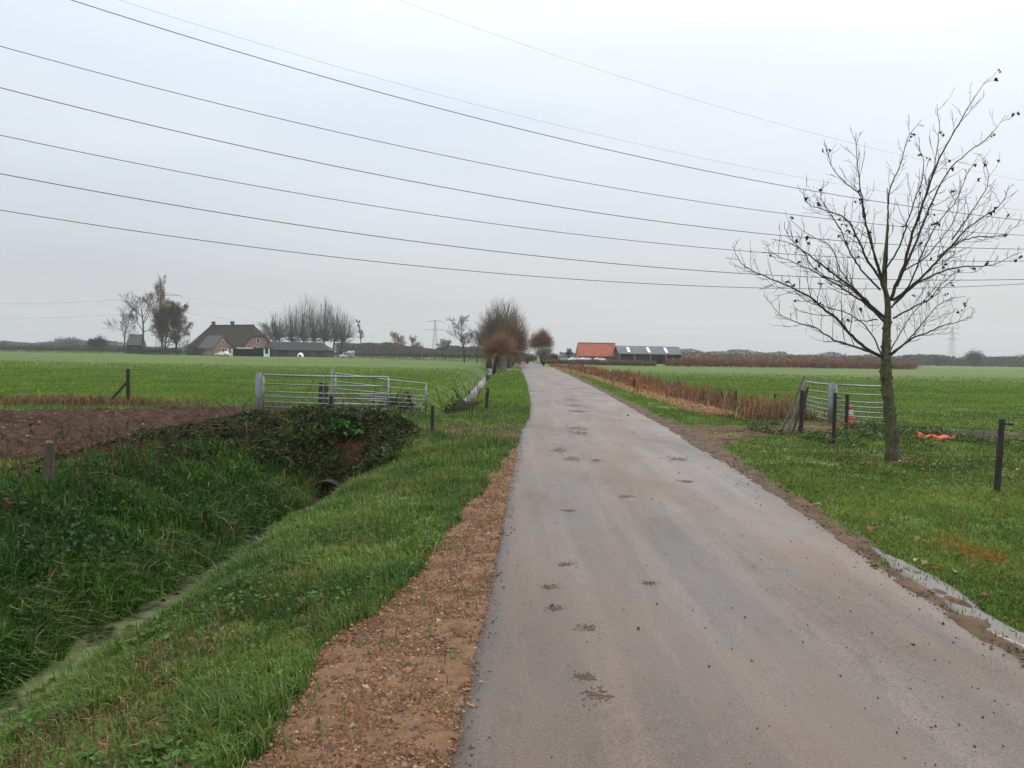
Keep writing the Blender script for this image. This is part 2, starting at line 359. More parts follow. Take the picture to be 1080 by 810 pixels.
# ------------------------------------------------------------------ ground
def lines(lo, hi, step, far_lo, far_hi, g):
    a = list(np.arange(lo, hi+1e-6, step)); s = step; x = hi
    while x < far_hi: s *= g; x += s; a.append(min(x, far_hi))
    s = step; x = lo; pre = []
    while x > far_lo: s *= g; x -= s; pre.append(max(x, far_lo))
    return np.array(pre[::-1]+a)
XS = lines(-9, 9, .11, -1150, 1150, 1.09); YS = lines(1.6, 26, .12, -40, 1250, 1.035)
X, Y = np.meshgrid(XS, YS); Z = ground_z(X, Y)
nx, ny = len(XS), len(YS)
i = np.arange(ny-1)[:, None]*nx; j = np.arange(nx-1)[None]
g = MB(); g.add(np.stack([X, Y, Z], -1).reshape(-1, 3), quads=np.stack([i+j, i+j+1, i+nx+j+1, i+nx+j], -1).reshape(-1, 4))
tag(g.build('ground', M['turf'], smooth=True), 'flat green meadow land with a ditch cut beside the road', 'ground', kind='structure')

def sheet(name, xs, ys, mask, material, lift, extra=None, cut=.12, base=land):
    X, Y = np.meshgrid(xs, ys); m = mask(X, Y)
    Z = base(X, Y)+(m-.5)*2*lift
    if extra is not None: Z = Z+extra(X, Y)*np.clip(m, 0, 1)
    nx, ny = len(xs), len(ys)
    i = np.arange(ny-1)[:, None]*nx; j = np.arange(nx-1)[None]
    q = np.stack([i+j, i+j+1, i+nx+j+1, i+nx+j], -1).reshape(-1, 4)
    q = q[m.ravel()[q].max(1) > cut]
    used = np.unique(q); rem = np.zeros(nx*ny, int); rem[used] = np.arange(len(used))
    b = MB(); b.add(np.stack([X, Y, Z], -1).reshape(-1, 3)[used], quads=rem[q])
    o = b.build(name, material, smooth=True); o['kind'] = 'structure'; return o

def road_z(x, y):
    t = np.clip((x-road_l(y))/(road_r(y)-road_l(y)), 0, 1)
    return .016+.03*(1-(2*t-1)**2)+(fbm(x*.7, y*.35+0*x, 3, 13)-.5)*.022
# road: own sheet with a slight crown, ragged edge and a skirt
ys = lines(-6, 30, .10, -7, 300, 1.03); nxr = 50
t = np.linspace(0, 1, nxr); V = []
for y in ys:
    jl = (fbm(np.array([y*3.1]), np.array([1.]), 3, 3)[0]-.5)*.09; jr = (fbm(np.array([y*2.3]), np.array([5.]), 3, 4)[0]-.5)*.14
    a = road_l(y)+jl; b = road_r(y)+jr; x = a+(b-a)*t
    z = road_z(x, np.full_like(x, y))
    x = np.concatenate([[x[0]-.02], x, [x[-1]+.02]]); z = np.concatenate([[-.10], z, [-.10]])
    V.append(np.stack([x, np.full_like(x, y), z], -1))
V = np.array(V); n = nxr+2
i = np.arange(len(ys)-1)[:, None]*n; j = np.arange(n-1)[None]
ed = np.zeros((len(ys), n)); ed[:, :4] = np.array([1, 1, .8, .15])[None]; ed[:, -3:] = np.array([.2, .6, .8])[None]
b = MB(); b.add(V.reshape(-1, 3), quads=np.stack([i+j, i+j+1, i+n+j+1, i+n+j], -1).reshape(-1, 4), col=None); b.c.append(np.repeat(ed.reshape(-1, 1), 3, 1))
tag(b.build('road', M['road'], smooth=True), 'narrow damp grey tarmac lane running straight to the trees', 'road', kind='structure')

tag(sheet('gravel_shoulder', np.arange(-1.6, .5, .03), np.arange(1.4, 15.4, .035), grav_mask, M['gravel_bed'], .014,
      lambda x, y: (fbm(x*7, y*7, 3, 33)-.5)*.03), 'sandy red-brown stone shoulder beside the tarmac', 'shoulder')
def clods(x, y):
    return (fbm(x*1.3, y*1.3, 2, 43)-.5)*.14+np.abs(fbm(x*4, y*4, 4, 44)-.5)*.34+(vn(x*9, y*9, 45)-.5)*.05
tag(sheet('ploughed_field', np.arange(-32, -5.2, .07), np.arange(10.4, 23.4, .06), soil_mask, M['soil'], .035, clods), 'strip of bare brown ploughed soil behind the left ditch bank', 'field')
tag(sheet('muddy_verge', np.arange(2.5, 5.6, .04), np.arange(1.6, 30, .05), mud_mask, M['mud'], .016, lambda x, y: (fbm(x*5, y*4, 3, 53)-.45)*.06), 'churned wet mud strip along the right road edge', 'verge')
tag(sheet('muddy_verge', np.arange(3.6, 7.2, .08), np.arange(30, 150, .4), mud_mask, M['mud'], .016), 'distant brown mud edge along the right side of the lane', 'verge')
tag(sheet('dirt_driveway', np.arange(3.2, 10.6, .06), np.arange(14, 22.4, .06), drive_r_mask, M['drive'], .014, lambda x, y: (fbm(x*3, y*3, 3, 63)-.5)*.08), 'bare earth field entrance on the right of the road', 'path')
tag(sheet('dirt_driveway', np.arange(-3.8, .6, .06), np.arange(15, 20.4, .06), drive_l_mask, M['drive'], .012, lambda x, y: (fbm(x*3, y*3, 3, 73)-.5)*.07), 'muddy field entrance crossing the ditch on the left', 'path')
tag(sheet('trodden_soil', np.arange(8.8, 24, .08), np.arange(16, 21, .07), paddock_mask, M['soil'], .012, lambda x, y: (fbm(x*3, y*3, 3, 83)-.5)*.06), 'dark trodden soil strip inside the right hand field', 'soil')

tag(sheet('bare_bank', np.arange(-5.2, -2.2, .05), np.arange(13.2, 16.4, .05), lambda x, y: sst(1.25, .75, np.hypot((x+3.35)/1.15, (y-14.9)/1.2)+(fbm(x*2, y*2, 3, 207)-.5)*.9), M['soil'], .03, lambda x, y: (fbm(x*4, y*4, 3, 208)-.5)*.12), 'dark bare earth of the crossing around the culvert mouth', 'bank')
def flat_strip(name, pts_y, half, z, material, label):
    V = []
    for y in pts_y:
        c = ditch_x(y); V += [(c-half, y, z), (c+half, y, z)]
    b = MB(); b.add(V, quads=[(2*k, 2*k+1, 2*k+3, 2*k+2) for k in range(len(pts_y)-1)])
    return tag(b.build(name, material), label, 'water', kind='structure')
flat_strip('water', np.arange(-5, 15.4, .5), 1.3, -.98, M['scum'], 'green scummed still water in the near ditch')
flat_strip('water', np.concatenate([np.arange(21.4, 60, 1), np.arange(60, 220, 5)]), 1.5, -.80, M['water'], 'pale reflecting water in the ditch beyond the crossing')
def pud(x, y):
    n = fbm(x*3.0, y*1.6, 3, 91)-.5
    c = road_r(y)+.19
    return sst(1.05, .6, np.abs(x-c)/.10+n*2.6+np.maximum(0, np.abs(y-5.2)-.9)*1.3)
V = sheet('puddle', np.arange(2.7, 3.9, .02), np.arange(3.2, 7.4, .03), lambda x, y: np.where(pud(x, y) > .4, 1., 0.), M['puddle'], .012, base=lambda x, y: 0*x+.012, cut=.5)
tag(V, 'long pale silty puddle along the right road edge', 'puddle')
M2 = None

# ------------------------------------------------------------------ grass
rng = np.random.default_rng(7)
def blades(P, h, w, lean, yaw, col, rng):
    n = len(P); d = np.stack([np.cos(yaw), np.sin(yaw), np.zeros(n)], -1)
    s = np.stack([-np.sin(yaw+rng.normal(0, .5, n)), np.cos(yaw+rng.normal(0, .5, n)), np.zeros(n)], -1)
    up = np.array((0, 0, 1.)); W = (w/2)[:, None]; Hh = h[:, None]; Ln = lean[:, None]
    b = P-up*.01
    mid = P+up*Hh*.58*(1-.25*Ln)+d*Hh*.28*Ln
    tip = P+up*Hh*(1-.62*Ln**1.3)+d*Hh*.85*Ln
    V = np.stack([b-s*W, b+s*W, mid-s*W*.8, mid+s*W*.8, tip], 1).reshape(-1, 3)
    k = np.arange(n)[:, None]*5
    mb = MB(); mb.add(V, quads=k+np.array([[0, 1, 3, 2]]), tris=k+np.array([[2, 3, 4]]), col=np.repeat(col, 5, 0)); return mb
def ztop(x, y): return ground_z(x, y)
def pal(rng, n, cols, wts):
    cols = np.array(cols); k = rng.choice(len(cols), n, p=np.array(wts)/sum(wts))
    return cols[k]*rng.uniform(.78, 1.22, (n, 1))*rng.uniform(.94, 1.06, (n, 3))
def scatter(n, y0, y1, s0, s1):
    y = np.exp(rng.uniform(math.log(y0), math.log(y1), n)); x = rng.uniform(s0, s1, n)*y
    return x, y
n = 1150000
x, y = scatter(n, 2.3, 95, -.86, .86)
keep = rng.uniform(0, 1, n) < np.clip((y/5.0)**1.4, .25, 1)
cover = np.ones(n)
off = np.minimum(x-road_l(y), road_r(y)-x)
cover *= sst(.02, -.06, off)
gm = grav_mask(x, y); cover *= 1-.985*sst(.35, .8, gm)
cover *= 1-.94*sst(.2, .6, soil_mask(x, y)); cover *= 1-.90*sst(.3, .7, mud_mask(x, y))
cover *= 1-.92*sst(1.1, .7, np.hypot((x+3.45)/1.05, (y-14.7)/1.15))
cover *= 1-.80*sst(.3, .8, drive_r_mask(x, y)); cover *= 1-.72*sst(.3, .8, drive_l_mask(x, y)); cover *= 1-.8*sst(.3, .7, paddock_mask(x, y))
u = x-ditch_x(y); wet = (ztop(x, y) < np.where(y < 18, -1.05, -.84)) & (np.abs(u) < 2)
cover[wet] = 0; cover *= 1-.85*sst(45, 95, y)
dm = dead_mask(x, y); ms = moss_mask(x, y)
clump = fbm(x*2.3, y*2.3, 3, 101); clump2 = fbm(x*.55, y*.55, 3, 111)
cover *= np.clip(-.05+2.0*clump, .08, 1)*(1-.72*dm)
keep &= rng.uniform(0, 1, n) < cover
x, y, u, dm, ms, clump, clump2 = [a[keep] for a in (x, y, u, dm, ms, clump, clump2)]
n = len(x); z = ztop(x, y)
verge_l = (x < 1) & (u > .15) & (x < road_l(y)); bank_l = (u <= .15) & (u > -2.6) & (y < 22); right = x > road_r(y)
mown = right & (y < 30)
h = np.full(n, .10)
h[verge_l] = (.055+.26*clump[verge_l]**2)
edge = verge_l & (u < 1.25) & (y < 16); h[edge] = .06+.20*clump[edge]**1.6
h[bank_l] = .16+.24*clump[bank_l]
h[mown] = .035+.06*clump[mown]
h *= rng.uniform(.55, 1.35, n)*np.clip(.7+y*.012, .7, 1.2)
w = (.0032+.00085*y)*rng.uniform(.7, 1.3, n); w[bank_l] *= 1.6
lean = np.clip(rng.normal(.66, .36, n), .03, 1.25)
yaw = rng.uniform(0, 2*math.pi, n); yaw = np.where(verge_l, rng.normal(math.pi*1.05, 1.2, n), yaw)
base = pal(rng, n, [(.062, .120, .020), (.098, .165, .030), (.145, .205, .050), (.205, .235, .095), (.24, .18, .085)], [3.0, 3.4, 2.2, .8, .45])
k = bank_l; base[k] = pal(rng, k.sum(), [(.030, .078, .011), (.050, .120, .016), (.085, .175, .028), (.15, .20, .07), (.11, .07, .035)], [3.0, 3.4, 1.6, .5, .5])  # bank blades darker: the bank's shade is put into their colour
k = right & (y < 40); base[k] = pal(rng, k.sum(), [(.082, .140, .020), (.120, .186, .028), (.165, .222, .044), (.195, .21, .075), (.20, .15, .07)], [3, 3.6, 1.8, .35, .3])
far = (y > 26)
base[far] = pal(rng, far.sum(), [(.110, .190, .024), (.140, .225, .032), (.175, .24, .045)], [2, 3, 1.2])
cl3 = fbm(x*1.4, y*1.4, 3, 119); near = y < 24
str_ = fbm(x*.12, y*.8, 4, 127)
base *= ((.66+.55*clump2)*(.72+.56*str_))[:, None]
base *= np.where(near[:, None], 1+(cl3-.5)[:, None]*np.array([[1.1, .75, .5]]), 1)
k = rng.uniform(0, 1, n) < dm*.62; base[k] = pal(rng, k.sum(), [(.24, .155, .075), (.15, .088, .045), (.085, .050, .028), (.34, .25, .13)], [2, 3, 3, .7]); lean[k] = np.clip(lean[k]+.4, 0, 1.2)
k = rng.uniform(0, 1, n) < ms*.9; base[k] = pal(rng, k.sum(), [(.30, .15, .03), (.24, .14, .03), (.2, .17, .04)], [3, 2, 1]); h[k] *= .8
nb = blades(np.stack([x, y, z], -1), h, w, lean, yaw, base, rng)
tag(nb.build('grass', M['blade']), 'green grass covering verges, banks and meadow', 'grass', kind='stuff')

# long tussocks hanging over the water on both sides of the near ditch
n = 26000; x = rng.uniform(-4.75, -2.6, n); y = np.exp(rng.uniform(math.log(4.2), math.log(15), n)); z = land(x, y)
k = (z > -1.06) & (z < -.62) & (rng.uniform(0, 1, n) < sst(.40, .66, fbm(x*1.8, y*1.6, 3, 191))); x, y, z = x[k], y[k], z[k]; n = len(x)
sd_ = np.where(x < ditch_x(y)-.1, 0., math.pi)
tag(blades(np.stack([x, y, z], -1), rng.uniform(.18, .46, n), (.004+.0009*y)*rng.uniform(.7, 1.4, n), np.clip(rng.normal(.75, .28, n), .1, 1.2), sd_+rng.normal(0, .9, n),
    pal(rng, n, [(.05, .11, .018), (.085, .15, .028), (.15, .19, .06), (.24, .20, .10)], [3, 3, 1.4, 1]), rng).build('tussock_grass', M['blade']), 'long grass tussocks hanging over the ditch water', 'grass', kind='stuff')

def leaf_faces(P, size, rng, col, flat=.6, fold=.25):
    """pointed leaves: two triangles pairs folded along the midrib"""
    n = len(P); nrm = rng.normal(0, 1, (n, 3)); nrm[:, 2] = np.abs(nrm[:, 2])+flat; nrm /= np.linalg.norm(nrm, axis=1)[:, None]
    a = rng.normal(0, 1, (n, 3)); a -= nrm*(a*nrm).sum(1)[:, None]; a /= np.linalg.norm(a, axis=1)[:, None]; b = np.cross(nrm, a)
    S = np.broadcast_to(np.asarray(size, float), (n,))[:, None]
    p0 = P-a*S*.5; p1 = P+a*S*.55-nrm*S*.12; l = P+b*S*.34+nrm*S*fold*.5; r = P-b*S*.34+nrm*S*fold*.5
    V = np.stack([p0, l, p1, r], 1).reshape(-1, 3); k = np.arange(n)[:, None]*4
    mb = MB(); mb.add(V, tris=np.concatenate([k+np.array([[0, 1, 2]]), k+np.array([[0, 2, 3]])]), col=np.repeat(col, 4, 0)); return mb

# leafy weeds on the shaded bank (nettles, docks)
n = 60000
x, y = scatter(n, 4.5, 15.5, -.80, -.18)
u = x-ditch_x(y); k = (u < -.42) & (u > -2.1) & (rng.uniform(0, 1, n) < sst(.38, .62, fbm(x*1.1, y*1.1, 3, 121))*.9)
x, y = x[k], y[k]; z = land(x, y)+rng.uniform(.02, .30, k.sum())*fbm(x*2, y*2, 2, 122)*1.6
col = pal(rng, len(x), [(.024, .055, .014), (.036, .080, .020), (.06, .115, .032), (.09, .05, .03)], [3, 3, 1, .5])
tag(leaf_faces(np.stack([x, y, z], -1), rng.uniform(.03, .085, len(x)), rng, col).build('undergrowth', M['leafy']), 'dark green nettles and leafy weeds on the left ditch bank', 'weeds', kind='stuff')

n = 16000; x, y = scatter(n, 2.6, 14, -.75, .02); u = x-ditch_x(y); k = (u > .5) & (x < grav_l(y)+.05) & (rng.uniform(0, 1, n) < sst(.55, .68, fbm(x*2.6, y*2.6, 2, 211))); x, y = x[k], y[k]
tag(leaf_faces(np.stack([x, y, land(x, y)+rng.uniform(.02, .10, len(x))], -1), rng.uniform(.025, .06, len(x)), rng, pal(rng, len(x), [(.05, .115, .022), (.08, .155, .035), (.11, .17, .05), (.13, .08, .045)], [3, 3, 1, .6]), flat=1.4).build('undergrowth', M['leafy']), 'small broad-leaved weeds among the left verge grass', 'weeds', kind='stuff')
# brambles over the culvert
n = 95000
bx = rng.uniform(-6.4, -1.7, n); by = rng.uniform(13.2, 19.2, n)
top = .06+.62*fbm(bx*1.1, by*1.1, 3, 131)**1.2*sst(-6.6, -5.6, bx)*sst(-1.5, -2.6, bx)*sst(19.2, 17.6, by)*sst(12.9, 13.8, by)
inb = np.hypot((bx+3.3)/1.0, (by-15.3)/.9) < 1; top = np.where(inb, top+.10, top)
k = (rng.uniform(0, 1, n) < np.where(inb, .75, 1)*sst(.12, .40, top+.3*inb)*sst(.25, .50, fbm(bx*1.9, by*1.9, 3, 133))) & ~((np.hypot((bx+3.40)*.9, (by-13.8)*.7) < .50))
k &= ~((by > 16.4) & (bx > -3.1))
bx, by, top = bx[k], by[k], top[k]
n2 = 34000; x2 = rng.uniform(-7.0, -4.4, n2); y2 = rng.uniform(8.8, 16.5, n2); f2 = fbm(x2*1.3, y2*1.3, 3, 137)
t2 = (.04+.42*f2)*sst(-7.0, -6.2, x2)*sst(-4.3, -5.0, x2); k = rng.uniform(0, 1, n2) < sst(.44, .62, f2)*sst(8.8, 13.5, y2)*sst(.02, .10, t2)
bx = np.concatenate([bx, x2[k]]); by = np.concatenate([by, y2[k]]); top = np.concatenate([top, t2[k]])
bz = land(bx, by)+top*rng.uniform(.15, 1, len(bx))**.6
col = pal(rng, len(bx), [(.016, .032, .009), (.030, .056, .015), (.060, .092, .028), (.080, .042, .022), (.15, .075, .03), (.035, .022, .015), (.10, .13, .05)], [3, 4, 2.0, .8, .45, 1.0, .7])
rb = leaf_faces(np.stack([bx, by, bz], -1), np.clip(rng.lognormal(math.log(.05), .4, len(bx)), .02, .13), rng, col)
S = []
for q in range(300):
    a = rng.integers(len(bx)); p = np.array((bx[a], by[a], land(bx[a:a+1], by[a:a+1])[0]))
    d = rng.normal(0, .42, 3); d[2] = abs(d[2])+.5
    for s_ in range(4):
        p2 = p+d*.24; S.append((*p, *p2, .006, .005)); p = p2; d = d+np.array((0, 0, -.34))
tw = MB(); tw.segs(S)
rb.add(np.vstack(tw.v), quads=np.vstack(tw.q), col=(.12, .065, .04))
tag(rb.build('bramble_undergrowth', M['leafy']), 'tangled dark brambles over the culvert below the left gate', 'brambles', kind='stuff')
# brambles at the near end of the far ditch
n = 2600
bx = rng.uniform(-4.4, -1.2, n); by = rng.uniform(23.2, 27.5, n)
top = .55*fbm(bx*1.2, by*.9, 3, 141)*sst(-4.6, -3.6, bx)*sst(-1.0, -1.9, bx)+.05
bz = land(bx, by)+top*rng.uniform(.2, 1, n)*1.5
col = pal(rng, n, [(.05, .075, .028), (.07, .06, .03), (.035, .05, .02), (.10, .07, .04)], [2, 1, 2, 1])
rb = leaf_faces(np.stack([bx, by, bz], -1), rng.uniform(.06, .14, n), rng, col)
S = []
for q in range(240):
    a = rng.integers(n); p = np.array((bx[a], by[a], gz(bx[a], by[a]))); d = rng.normal(0, .4, 3); d[2] = abs(d[2])+.4
    for s_ in range(3):
        p2 = p+d*.32; S.append((*p, *p2, .011, .008)); p = p2; d = d+np.array((0, 0, -.25))
tw = MB(); tw.segs(S); rb.add(np.vstack(tw.v), quads=np.vstack(tw.q), col=(.05, .032, .024))
tag(rb.build('bramble_undergrowth', M['leafy']), 'low bramble tangle at the head of the far ditch', 'brambles', kind='stuff')

# bright broad leaved plant above the culvert
c0 = GP(352, 500); c0 = np.array((-3.62, 15.6, gz(-3.62, 15.6)))
n = 420; q = rng.normal(0, 1, (n, 3)); q /= np.linalg.norm(q, axis=1)[:, None]; q[:, 2] = np.abs(q[:, 2])
P = q*rng.uniform(.5, 1, (n, 1))*np.array((.75, .5, .30))+np.array((0, 0, .10))
e = empty('broadleaf_plant', c0, 0, 'bright green broad-leaved plant among brambles above the culvert mouth', 'plant')
leaf_faces(P, rng.uniform(.07, .13, n), rng, pal(rng, n, [(.045, .12, .02), (.065, .165, .03), (.035, .09, .02)], [2, 2, 1])).build('leaves', M['leafy'], e)
st = MB(); st.segs([(*(p*.1), *(p*.9), .007, .004) for p in P[::6]]); st.build('stems', M['bark'], e)

# dead stalks on left bank
e = MB(); S = []
for q in range(150):
    x0 = rng.uniform(-7.2, -4.9); y0 = rng.uniform(7.5, 12.5); z0 = gz(x0, y0); hh = rng.uniform(.2, .55)
    p = np.array((x0, y0, z0)); d = np.array((rng.normal(0, .25), rng.normal(0, .25), 1))
    for s_ in range(3):
        p2 = p+d*hh/3; S.append((*p, *p2, .005, .004)); p = p2; d = d+rng.normal(0, .18, 3)
    for s_ in range(4): S.append((*p, *(p+rng.normal(0, .05, 3)), .007, .004))
e.segs(S); e.c.append(np.broadcast_to(np.array((.10, .06, .035), dtype=np.float32), (e.n, 3)))
tag(e.build('dry_weeds', M['straw']), 'withered brown weed stalks along the left bank top', 'weeds', kind='stuff')
# dry weeds in front of the far left meadow
n = 3600; x = rng.normal(0, 1, n)*1.0+rng.choice([-13.3, -12.4, -15.6, -11.0], n, p=[.45, .3, .15, .1]); y = 23.2+rng.normal(0, .45, n); z = land(x, y)
tag(blades(np.stack([x, y, z], -1), rng.uniform(.12, .42, n), np.full(n, .02), rng.uniform(.2, .9, n), rng.uniform(0, 6.3, n),
    pal(rng, n, [(.20, .12, .06), (.28, .17, .08), (.12, .07, .04), (.10, .12, .04)], [2, 2, 2, 1.4]), rng).build('dry_weeds', M['straw']), 'rust brown weeds at the edge of the far left meadow', 'weeds', kind='stuff')

# reeds and straw along the right hand ditch
n = 60000
y = np.exp(rng.uniform(math.log(21.5), math.log(125), n)); x = rditch_x(y)+rng.normal(0, .50, n)*np.interp(y, [21, 40, 120], [1, 1.1, 1.3])
k = rng.uniform(0, 1, n) < np.clip(-.15+1.8*fbm(x*.9, y*.6, 3, 151), .05, 1); x, y = x[k], y[k]; n = len(x); z = land(x, y)
hh = rng.uniform(.35, 1.0, n)*np.clip(-.15+1.7*fbm(x*.9, y*.55, 3, 152), .12, 1.1)
tone = fbm(x*.45, y*.3, 2, 153)
col = np.where((tone > .52)[:, None], pal(rng, n, [(.27, .105, .042), (.34, .165, .075), (.17, .07, .034)], [2, 2, 1]), pal(rng, n, [(.17, .090, .056), (.24, .13, .075), (.11, .065, .045), (.36, .24, .12), (.10, .11, .045)], [3, 2, 2.4, 1.1, .7]))
tag(blades(np.stack([x, y, z], -1), hh, (.006+.0009*y)*rng.uniform(.7, 1.3, n), np.clip(rng.normal(.45, .3, n), 0, 1.1), rng.uniform(0, 6.3, n), col, rng).build('reeds', M['straw']),
    'dry reddish-brown reeds filling the ditch right of the road', 'reeds', kind='stuff')
n = 34000
y = np.exp(rng.uniform(math.log(22.5), math.log(120), n)); x = rditch_x(y)-1.40+rng.normal(0, .22, n)
k = rng.uniform(0, 1, n) < np.clip(-.15+1.8*fbm(x*.9, y*.35, 3, 161), 0, 1); x, y = x[k], y[k]; n = len(x); z = land(x, y)
tag(blades(np.stack([x, y, z], -1), rng.uniform(.12, .32, n), (.006+.0009*y), np.clip(rng.normal(.85, .25, n), 0, 1.2), rng.normal(3.4, 1.0, n),
    pal(rng, n, [(.44, .31, .155), (.38, .24, .115), (.30, .19, .095), (.50, .38, .22)], [3, 2, 1, 1]), rng).build('dry_grass', M['straw']), 'flattened straw coloured grass between verge and reeds', 'grass', kind='stuff')
# rough tufts at foot of right gate
n = 9000
x = rng.uniform(5.6, 10.4, n); y = rng.uniform(14.5, 20.2, n)
k = rng.uniform(0, 1, n) < sst(.46, .66, fbm(x*1.2, y*1.2, 2, 171)); x, y = x[k], y[k]; z = land(x, y)+rng.uniform(0, .18, len(x))
tag(leaf_faces(np.stack([x, y, z], -1), rng.uniform(.05, .10, len(x)), rng, pal(rng, len(x), [(.045, .085, .022), (.07, .12, .03), (.13, .10, .06), (.2, .19, .13)], [3, 3, .8, .3])).build('undergrowth', M['leafy']),
    'low broad-leaved weeds around the right gate and tree foot', 'weeds', kind='stuff')
# fallen leaves
n = 420
a = rng.uniform(0, 6.3, n); r = np.abs(rng.normal(0, 2.2, n)); x = 6.5+np.cos(a)*r; y = 12.6+np.sin(a)*r*1.3
k = x > road_r(y)+.2; x, y = x[k], y[k]
xx = rng.uniform(3.3, 4.2, 120); yy = rng.uniform(4, 14, 120); k = xx > road_r(yy)+.15
x = np.concatenate([x, xx[k]]); y = np.concatenate([y, yy[k]])
tag(leaf_faces(np.stack([x, y, land(x, y)+.05], -1), rng.uniform(.04, .09, len(x)), rng, pal(rng, len(x), [(.16, .085, .045), (.22, .13, .07), (.10, .06, .04), (.36, .30, .22)], [3, 2, 2, .6]), flat=2).build('fallen_leaves', M['leafy']),
    'brown fallen leaves strewn on the grass around the bare tree', 'leaves', kind='stuff')

n = 1500; y = rng.uniform(4, 15, n); x = ditch_x(y)+rng.normal(0, .30, n); k = (land(x, y) < -.95) & (rng.uniform(0, 1, n) < sst(.40, .60, fbm(x*2, y*1.5, 3, 197))*np.interp(y, [4, 8, 10, 15], [.35, .5, 1, 1])); x, y = x[k], y[k]
tag(leaf_faces(np.stack([x, y, np.full(len(x), -.972)+rng.uniform(0, .012, len(x))], -1), rng.uniform(.03, .12, len(x)), rng, pal(rng, len(x), [(.05, .035, .02), (.09, .06, .03), (.06, .09, .03), (.16, .12, .06)], [3, 2, 2, 1]), flat=4, fold=.1).build('floating_litter', M['leafy']),
    'dead leaves and stems floating on the ditch water', 'leaves', kind='stuff')
# stones of the shoulder
def stones(P, size, col, rng):
    n = len(P)
    base = np.array([(1,0,0),(-1,0,0),(0,1,0),(0,-1,0),(0,0,1),(0,0,-1)], float)
    tr = np.array([(0,2,4),(2,1,4),(1,3,4),(3,0,4),(2,0,5),(1,2,5),(3,1,5),(0,3,5)])
    v = base[None]*rng.uniform(.7, 1.2, (n, 6, 1))+rng.normal(0, .16, (n, 6, 3))
    v *= np.stack([rng.uniform(.8, 1.5, n), rng.uniform(.6, 1.1, n), rng.uniform(.5, .95, n)], -1)[:, None]
    a = rng.uniform(0, 6.3, n); ca, sa = np.cos(a), np.sin(a)
    t = rng.normal(0, .22, n)
    vx = v[..., 0]*ca[:, None]-v[..., 1]*sa[:, None]; vy = v[..., 0]*sa[:, None]+v[..., 1]*ca[:, None]; vz = v[..., 2]+vx*t[:, None]
    V = np.stack([vx, vy, vz], -1)*np.asarray(size)[:, None, None]+P[:, None]
    mb = MB(); mb.add(V.reshape(-1, 3), tris=(np.arange(n)[:, None, None]*6+tr[None]).reshape(-1, 3), col=np.repeat(col, 6, 0)); return mb
n = 480000
y = np.exp(rng.uniform(math.log(2.2), math.log(14.8), n)); x = rng.uniform(-1.35, .2, n)
cen = grav_l(y)+(road_l(y)-grav_l(y))*.47; wd = (road_l(y)-grav_l(y))*.24
dens = np.exp(-((x-cen)/wd)**2)*np.clip(1.8*fbm(x*3, y*2, 2, 181), .1, 1)+.13
k = ((grav_mask(x, y) > .45) | ((np.abs(x-road_l(y)) < .10) & (rng.uniform(0, 1, n) < .12) & (y < 14.6))) & (rng.uniform(0, 1, n) < dens*.9); x, y = x[k], y[k]; n = len(x)
sz = rng.lognormal(math.log(.0060), .42, n); sz = np.clip(sz, .003, .024)*np.interp(y, [2, 6, 14], [1, 1.1, 1.5])
z = np.where(x > road_l(y)+.03, road_z(x, y)+sz*.2, land(x, y)+.012+sz*.25)
tag(stones(np.stack([x, y, z], -1), sz, pal(rng, n, [(.205, .106, .054), (.160, .084, .044), (.265, .148, .080), (.33, .25, .18), (.095, .060, .042)], [3, 3.4, 1.8, .5, 2]), rng).build('gravel', M['stone']),
    'crushed red-brown brick and stone on the road shoulder', 'gravel', kind='stuff')
n = 1500
y = np.exp(rng.uniform(math.log(2.6), math.log(60), n)); t = np.where(rng.uniform(0, 1, n) < .6, rng.beta(6, 1.2, n), rng.uniform(0.02, .98, n)); x = road_l(y)+(road_r(y)-road_l(y))*t
sz = rng.lognormal(math.log(.0030), .55, n)*(1+y*.03)
tag(stones(np.stack([x, y, road_z(x, y)+sz*.3], -1), sz, pal(rng, n, [(.03, .022, .016), (.055, .038, .026), (.10, .07, .05)], [2, 3, 2]), rng).build('mud_crumbs', M['stone']),
    'small dark mud crumbs scattered over the tarmac', 'mud', kind='stuff')
n = 5500
y = np.exp(rng.uniform(math.log(3.5), math.log(24), n)); x = road_r(y)+rng.uniform(-.12, .75, n); k = (mud_mask(x, y) > .45) & (rng.uniform(0, 1, n) < .25+.9*fbm(x*3, y*2, 2, 199)); x, y = x[k], y[k]
tag(stones(np.stack([x, y, np.where(x < road_r(y)-.05, road_z(x, y), land(x, y)+.02)], -1), np.clip(rng.lognormal(math.log(.007), .5, len(x)), .003, .026), pal(rng, len(x), [(.05, .03, .017), (.10, .06, .034), (.17, .105, .06), (.24, .17, .11)], [3, 3, 2, .6]), rng).build('mud_crumbs', M['stone']),
    'churned mud lumps and grit along the right road edge', 'mud', kind='stuff')
n = 1500
x = rng.uniform(-26, -6.2, n); y = rng.uniform(11.5, 22, n); k = soil_mask(x, y) > .7; x, y = x[k], y[k]
tag(stones(np.stack([x, y, land(x, y)+.08], -1), rng.uniform(.015, .05, len(x)), pal(rng, len(x), [(.06, .034, .02), (.11, .062, .036), (.22, .17, .11)], [3, 3, .7]), rng).build('soil_clods', M['stone']),
    'loose clods and pale stubble lying on the ploughed strip', 'soil', kind='stuff')

